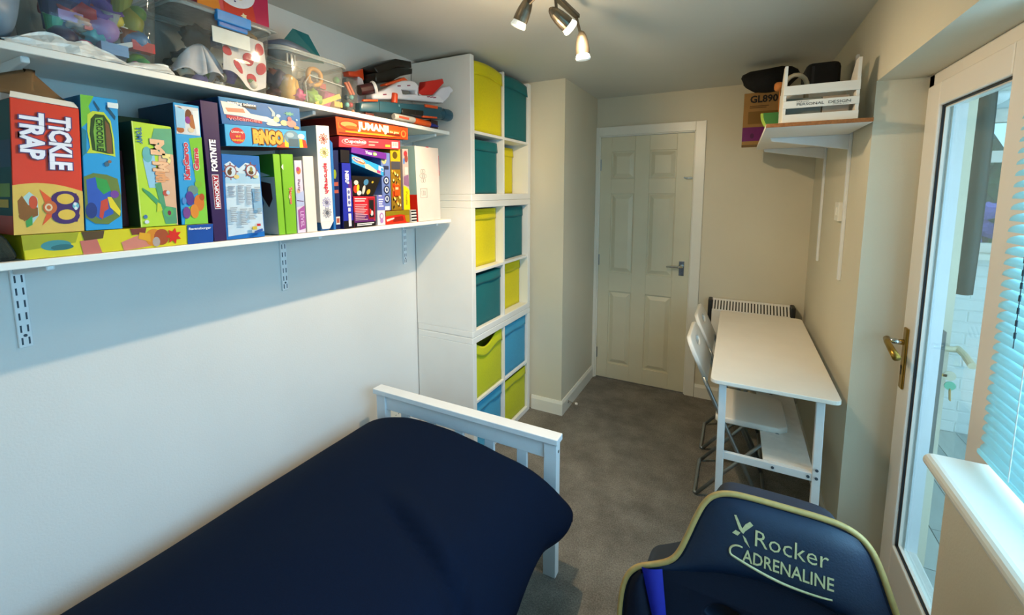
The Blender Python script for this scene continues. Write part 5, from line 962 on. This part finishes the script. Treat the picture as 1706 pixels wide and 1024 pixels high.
mb = MB(); mb.lathe([(.02, 0), (.026, .008), (.026, .02), (.018, .026)], (1.90, 2.29, 1.892), (1, 0, 0), BK, 16); mb.build('ear_cup', t)
mb = MB(); P = [(1.772 + .062 * cos(radians(a)), 1.992 + .075 * sin(radians(a))) for a in range(180, 361, 15)]
t = thing('melon_pouch', 'green half round melon slice pouch with a lime rind between box and crate', 'pouch', (1.79, 2.45, 1.86))
def half(r1, r2, c, d0, d1, nm):
    P = [(1.807 + r1 * cos(radians(a)), 1.945 + r2 * sin(radians(a))) for a in range(180, 361, 12)]; n = len(P); mb = MB()
    mb.add([(x, d0, z) for x, z in P] + [(x, d1, z) for x, z in P], [tuple(range(n)), tuple(range(n, 2 * n))[::-1]] + [(i, (i + 1) % n, n + (i + 1) % n, n + i) for i in range(n)], K(c, .7)); mb.build(nm, t, bevel=.002)
half(.062, .086, '#a4c04a', 2.412, 2.44, 'rind'); half(.052, .075, '#3a7a3a', 2.408, 2.438, 'flesh')
mb = MB(); blob(mb, (1.812, 2.42, 2.06), .02, K('#d8823c', .7), 3, .5); mb.tube([(1.815, 2.42, 2.05), (1.815, 2.42, 1.94)], .002, K('#d8823c', .7), 6); o = mb.build('key_charm', smooth=True); recenter(o); tag(o, 'small orange charm beside the left end of the slatted crate', 'charm')

# ------------------------------------------------------------------ gaming chair
gc = thing('gaming_chair', 'navy gaming chair with gold piping and gold embroidered lettering, in front', 'chair', (1.785, .85, 0))
GX = 1.785; KT = math.tan(radians(15)); GN = Vector((0, -1, KT)).normalized()
NV = K('#04192f', .5, var=.08, scale=60, bump=.12, bscale=300, spec=.45); NV2 = K('#050c1c', .75, var=.1, scale=120, bump=.15, bscale=500, spec=.2); SHELL = K('#1d2a3c', .55, var=.08, scale=40, spec=.4); GOLD = K('#ad8d52', .5, .2, var=.08, scale=80); BLUE = K('#071480', .5, var=.06, scale=60)
def gp(x, z, h=0): return tuple(Vector((GX + x, 1.0 + (z - .85) * KT, z)) + GN * h)
half_ = [(0, .949), (.06, .949), (.10, .946), (.128, .934), (.146, .912), (.16, .878), (.173, .84), (.188, .80), (.205, .777), (.24, .758), (.275, .742), (.296, .715), (.304, .67), (.302, .60), (.295, .5), (.28, .40), (.262, .32), (.2, .29), (0, .285)]
outl = half_ + [(-x, z) for x, z in half_[-2:0:-1]]
def smooth_loop(P, it=1):
    for _ in range(it):
        Q = []
        for i in range(len(P)):
            a, b_ = P[i], P[(i + 1) % len(P)]; Q += [(a[0] * .75 + b_[0] * .25, a[1] * .75 + b_[1] * .25), (a[0] * .25 + b_[0] * .75, a[1] * .25 + b_[1] * .75)]
        P = Q
    return P
outl = smooth_loop(outl[::-1], 2)
def hole(cx): return smooth_loop([(cx - .05, .70), (cx - .03, .727), (cx + .0, .733), (cx + .035, .72), (cx + .05, .70), (cx + .02, .69), (cx - .02, .688)], 2)
holes = [hole(-.088), [(-x, z) for x, z in hole(-.088)][::-1]]
def grow(P, d):
    n = len(P); R_ = []
    for i in range(n):
        a = Vector(P[i - 1]); c = Vector(P[(i + 1) % n]); tt = (c - a).normalized(); R_.append((P[i][0] + tt.y * -d, P[i][1] + tt.x * d))
    return R_
plate('backrest_shell', gc, grow(outl, .030), holes, lambda a, c, h: gp(a, c, h - .100), .19, .022, SHELL, True, 3)
plate('front_panel', gc, outl, holes, lambda a, c, h: gp(a, c, h - .006), .024, .008, NV2, True)
mb = MB(); mb.tube([gp(x, z, .003) for x, z in outl], .0062, GOLD, 8, True); tag(mb.build('piping', gc, smooth=True), 'gold piping')
# padded head panel with its curved lower seam
def seam(x): return .803 - 1.15 * x * x
def halfw(z):
    for (x0, z0), (x1, z1) in zip(half_, half_[1:]):
        if z0 >= z >= z1 and z0 != z1: return x0 + (x1 - x0) * (z0 - z) / (z0 - z1)
    return .06
def head(a, c):
    u = a * 2 - 1; z_top = .942; xw = .2 * u
    xm = u
    zb = seam(u * .2); z = zb + (z_top - zb) * c; x = u * (halfw(min(z, .9485)) - .010); zb = seam(x); z = zb + (z_top - .012 * abs(u) ** 6 - zb) * c
    x = u * (halfw(min(z, .9485)) - .010)
    hgt = .006 + .024 * (1 - abs(u) ** 4) ** .8 * (1 - (2 * c - 1) ** 6) * (.7 + .3 * (1 - c)); return gp(x, z, hgt)
mb = MB(); mb.grid(head, 40, 20, NV); mb.build('head_cushion', gc, smooth=True)
def headh(x, z):
    u = x / (halfw(min(z, .9485)) - .01); zb = seam(x); c = (z - zb) / (.942 - zb); return .006 + .024 * max(0, 1 - abs(u) ** 4) ** .8 * max(0, 1 - (2 * c - 1) ** 6) * (.7 + .3 * (1 - c))
for s in (-1, 1):
    def bol(a, c, s=s):
        z = .742 - .36 * (1 - c); xo = halfw(z) - .010; xi = min(xo - .01, max(.262 - .34 * (.745 - z), .231 - .17 * (.745 - z))); x = xi + (xo - xi) * a
        return gp(s * x, z - .02 * (1 - a) * 0, .007 + .016 * sin(pi * a) ** .7)
    mb = MB(); mb.grid(bol, 10, 16, NV2); mb.build('side_bolster', gc, smooth=True)
    def stp(a, c, s=s):
        z = .752 - .37 * (1 - c); xi = .219 - .17 * (.752 - z); xo_ = .262 - .34 * (.752 - z); x = xi + (max(xo_, xi + .012) - xi) * a
        return gp(s * x, z + .010 * (1 - a) - .0, .0085 + .011 * sin(pi * (a * .75 + .1)) + .004)
    mb = MB(); mb.grid(stp, 6, 16, BLUE); tag(mb.build('side_stripe', gc, smooth=True), 'bright blue stripe')
# embroidery, laid on the curve of the cushion
class Curved(Face):
    def __init__(s): pass
    def at(s, u, v, h=0): return Vector(gp(u, v, headh(u, v) + h + .0012))
CF = Curved()
EMB = '#b5a676'
def emb(txt, x0, x1, z0, z1, bold, mb):
    o = CF.text(gc, txt, (x0, z1, x1, z0), EMB, 0, bold, h=.0006, mb=mb); return o
def embr(nm, items):
    mb = MB()
    for it in items: emb(*it, mb)
    return mb.build(nm, gc)
DZ = .011
embr('embroidered_word', [('Rocker', -.048, .074, .882 - DZ, .911 - DZ, -.004)]); embr('embroidered_word', [('ADRENALINE', -.068, .082, .849 - DZ, .870 - DZ, .012)])
mb = MB(); EM = K(EMB, .6, .1, var=.1, scale=200)
for P in ([(-.087, .925), (-.083, .926), (-.071, .905), (-.070, .897), (-.077, .903)], [(-.052, .917), (-.058, .922), (-.066, .915), (-.0745, .9), (-.069, .8965), (-.066, .902)], [(-.089, .892), (-.083, .899), (-.074, .897), (-.079, .890)], [(-.070, .894), (-.064, .890), (-.056, .875), (-.066, .884)]): mb.add([CF.at(x, z - DZ, .0006) for x, z in P], [tuple(range(len(P)))], EM)
mb.build('embroidered_emblem', gc)
mb = MB(); n = 40; top_, bot_ = [], []
for i in range(n + 1):
    q = i / n
    if q < .22:
        a = radians(70 + 140 * (q / .22)); c_ = (-.075, .859); r_ = .0135; x, z = c_[0] + r_ * 1.25 * cos(a), c_[1] + r_ * sin(a)
    else:
        k = (q - .22) / .78; x = -.0895 + .17 * k + 0; z = .8522 - .022 * sin(pi * min(1, k * .62)) - .002 * k + .009 * max(0, k - .55)
    w_ = .0035 * (.3 + .7 * sin(pi * min(1, .12 + q * .88)) ** .6); top_.append((x, z + w_ * .5)); bot_.append((x, z - w_ * .5))
mb.tube([CF.at(x, (z + bz) / 2 - DZ, .0005) for (x, z), (_, bz) in zip(top_, bot_)], [.0016 + .001 * sin(pi * i / n) for i in range(n + 1)], EM, 6); mb.build('embroidered_swoosh', gc)
# seat and pedestal below the frame of the photograph
mb = MB(); mb.box(GX - .26, GX + .26, .45, .93, .33, .44, NV2); mb.build('seat', gc, bevel=.035, seg=3)
mb = MB(); mb.box(GX - .24, GX + .24, .86, .99, .285, .34, SHELL); mb.build('hinge_block', gc, bevel=.02)
mb = MB(); mb.lathe([(.25, 0), (.25, .012), (.2, .03), (.06, .05), (.04, .07), (.04, .33)], (GX, .72, 0), (0, 0, 1), K('#17181a', .5), 32); mb.build('pedestal', gc)

# ------------------------------------------------------------------ ceiling spotlight bar
lb = thing('spotlight_bar', 'brushed metal ceiling bar with four spotlight heads', 'ceiling lamp', (1.06, 1.45, H))
BR = K('#6f675a', .34, .9, var=.08, scale=40)
mb = MB(); mb.bar((1.045, 1.16, 2.275), (1.085, 1.735, 2.262), .022, .016, BR); mb.build('bar', lb, bevel=.003)
mb = MB(); mb.lathe([(.05, 0), (.05, .02), (.042, .024)], (1.062, 1.42, H), (0, 0, -1), BR, 28); mb.tube([(1.062, 1.42, H - .02), (1.062, 1.42, 2.27)], .008, BR); mb.build('ceiling_rose', lb)
GLB = K('#fff0d2', .3, emit=9.0); GLC = K('#e6f0f0', .25, emit=.25)
def head_(pivot, tip, aim, lit, ln=.085):
    pv = Vector(pivot); d = Vector(aim).normalized(); b0_ = pv - d * ln * .42
    mb = MB(); mb.tube([tip, pv], .0055, BR, 8); mb.lathe([(.003, 0), (.011, .006), (.019, .022), (.024, .045), (.0265, .07), (.0265, ln), (.023, ln), (.022, ln - .008)], b0_, d, BR, 22); hd = mb.build('spotlight_head', lb, smooth=False)
    mb = MB(); mb.lathe([(.0225, -.006), (.024, .0), (.029, .017), (.026, .022), (.012, .024)], b0_ + d * ln, d, GLB if lit else GLC, 22); tag(mb.build('glass_cover', hd), 'glowing glass cover' if lit else 'pale glass cover')
    return b0_ + d * (ln + .05), d
hs = [head_((.985, 1.24, 2.215), (1.05, 1.22, 2.268), (-.35, -.1, .55), True), head_((.975, 1.50, 2.235), (1.066, 1.46, 2.266), (-.42, .05, -.75), False), head_((1.075, 1.545, 2.205), (1.072, 1.535, 2.266), (.55, .62, -.55), True), head_((1.11, 1.72, 2.105 + .06), (1.083, 1.725, 2.262), (.05, .12, -1), False)]
for (loc, tgt, pw, cone, blend), (hp, hd_) in zip(LAMPS, hs):
    l = bpy.data.lights.new('spotlight', 'SPOT'); l.energy = pw; l.color = WARM; l.spot_size = radians(cone); l.spot_blend = blend; l.shadow_soft_size = .015
    o = bpy.data.objects.new('spotlight', l); C.objects.link(o); o.location = loc; o.rotation_euler = (Vector(tgt) - Vector(loc)).to_track_quat('-Z', 'Y').to_euler()
l = bpy.data.lights.new('fill_glow', 'POINT'); l.energy = FILL_GLOW[1]; l.color = WARM; l.shadow_soft_size = .06  # added fill light, hangs free under the spotlight heads
o = bpy.data.objects.new('fill_glow', l); C.objects.link(o); o.location = FILL_GLOW[0]
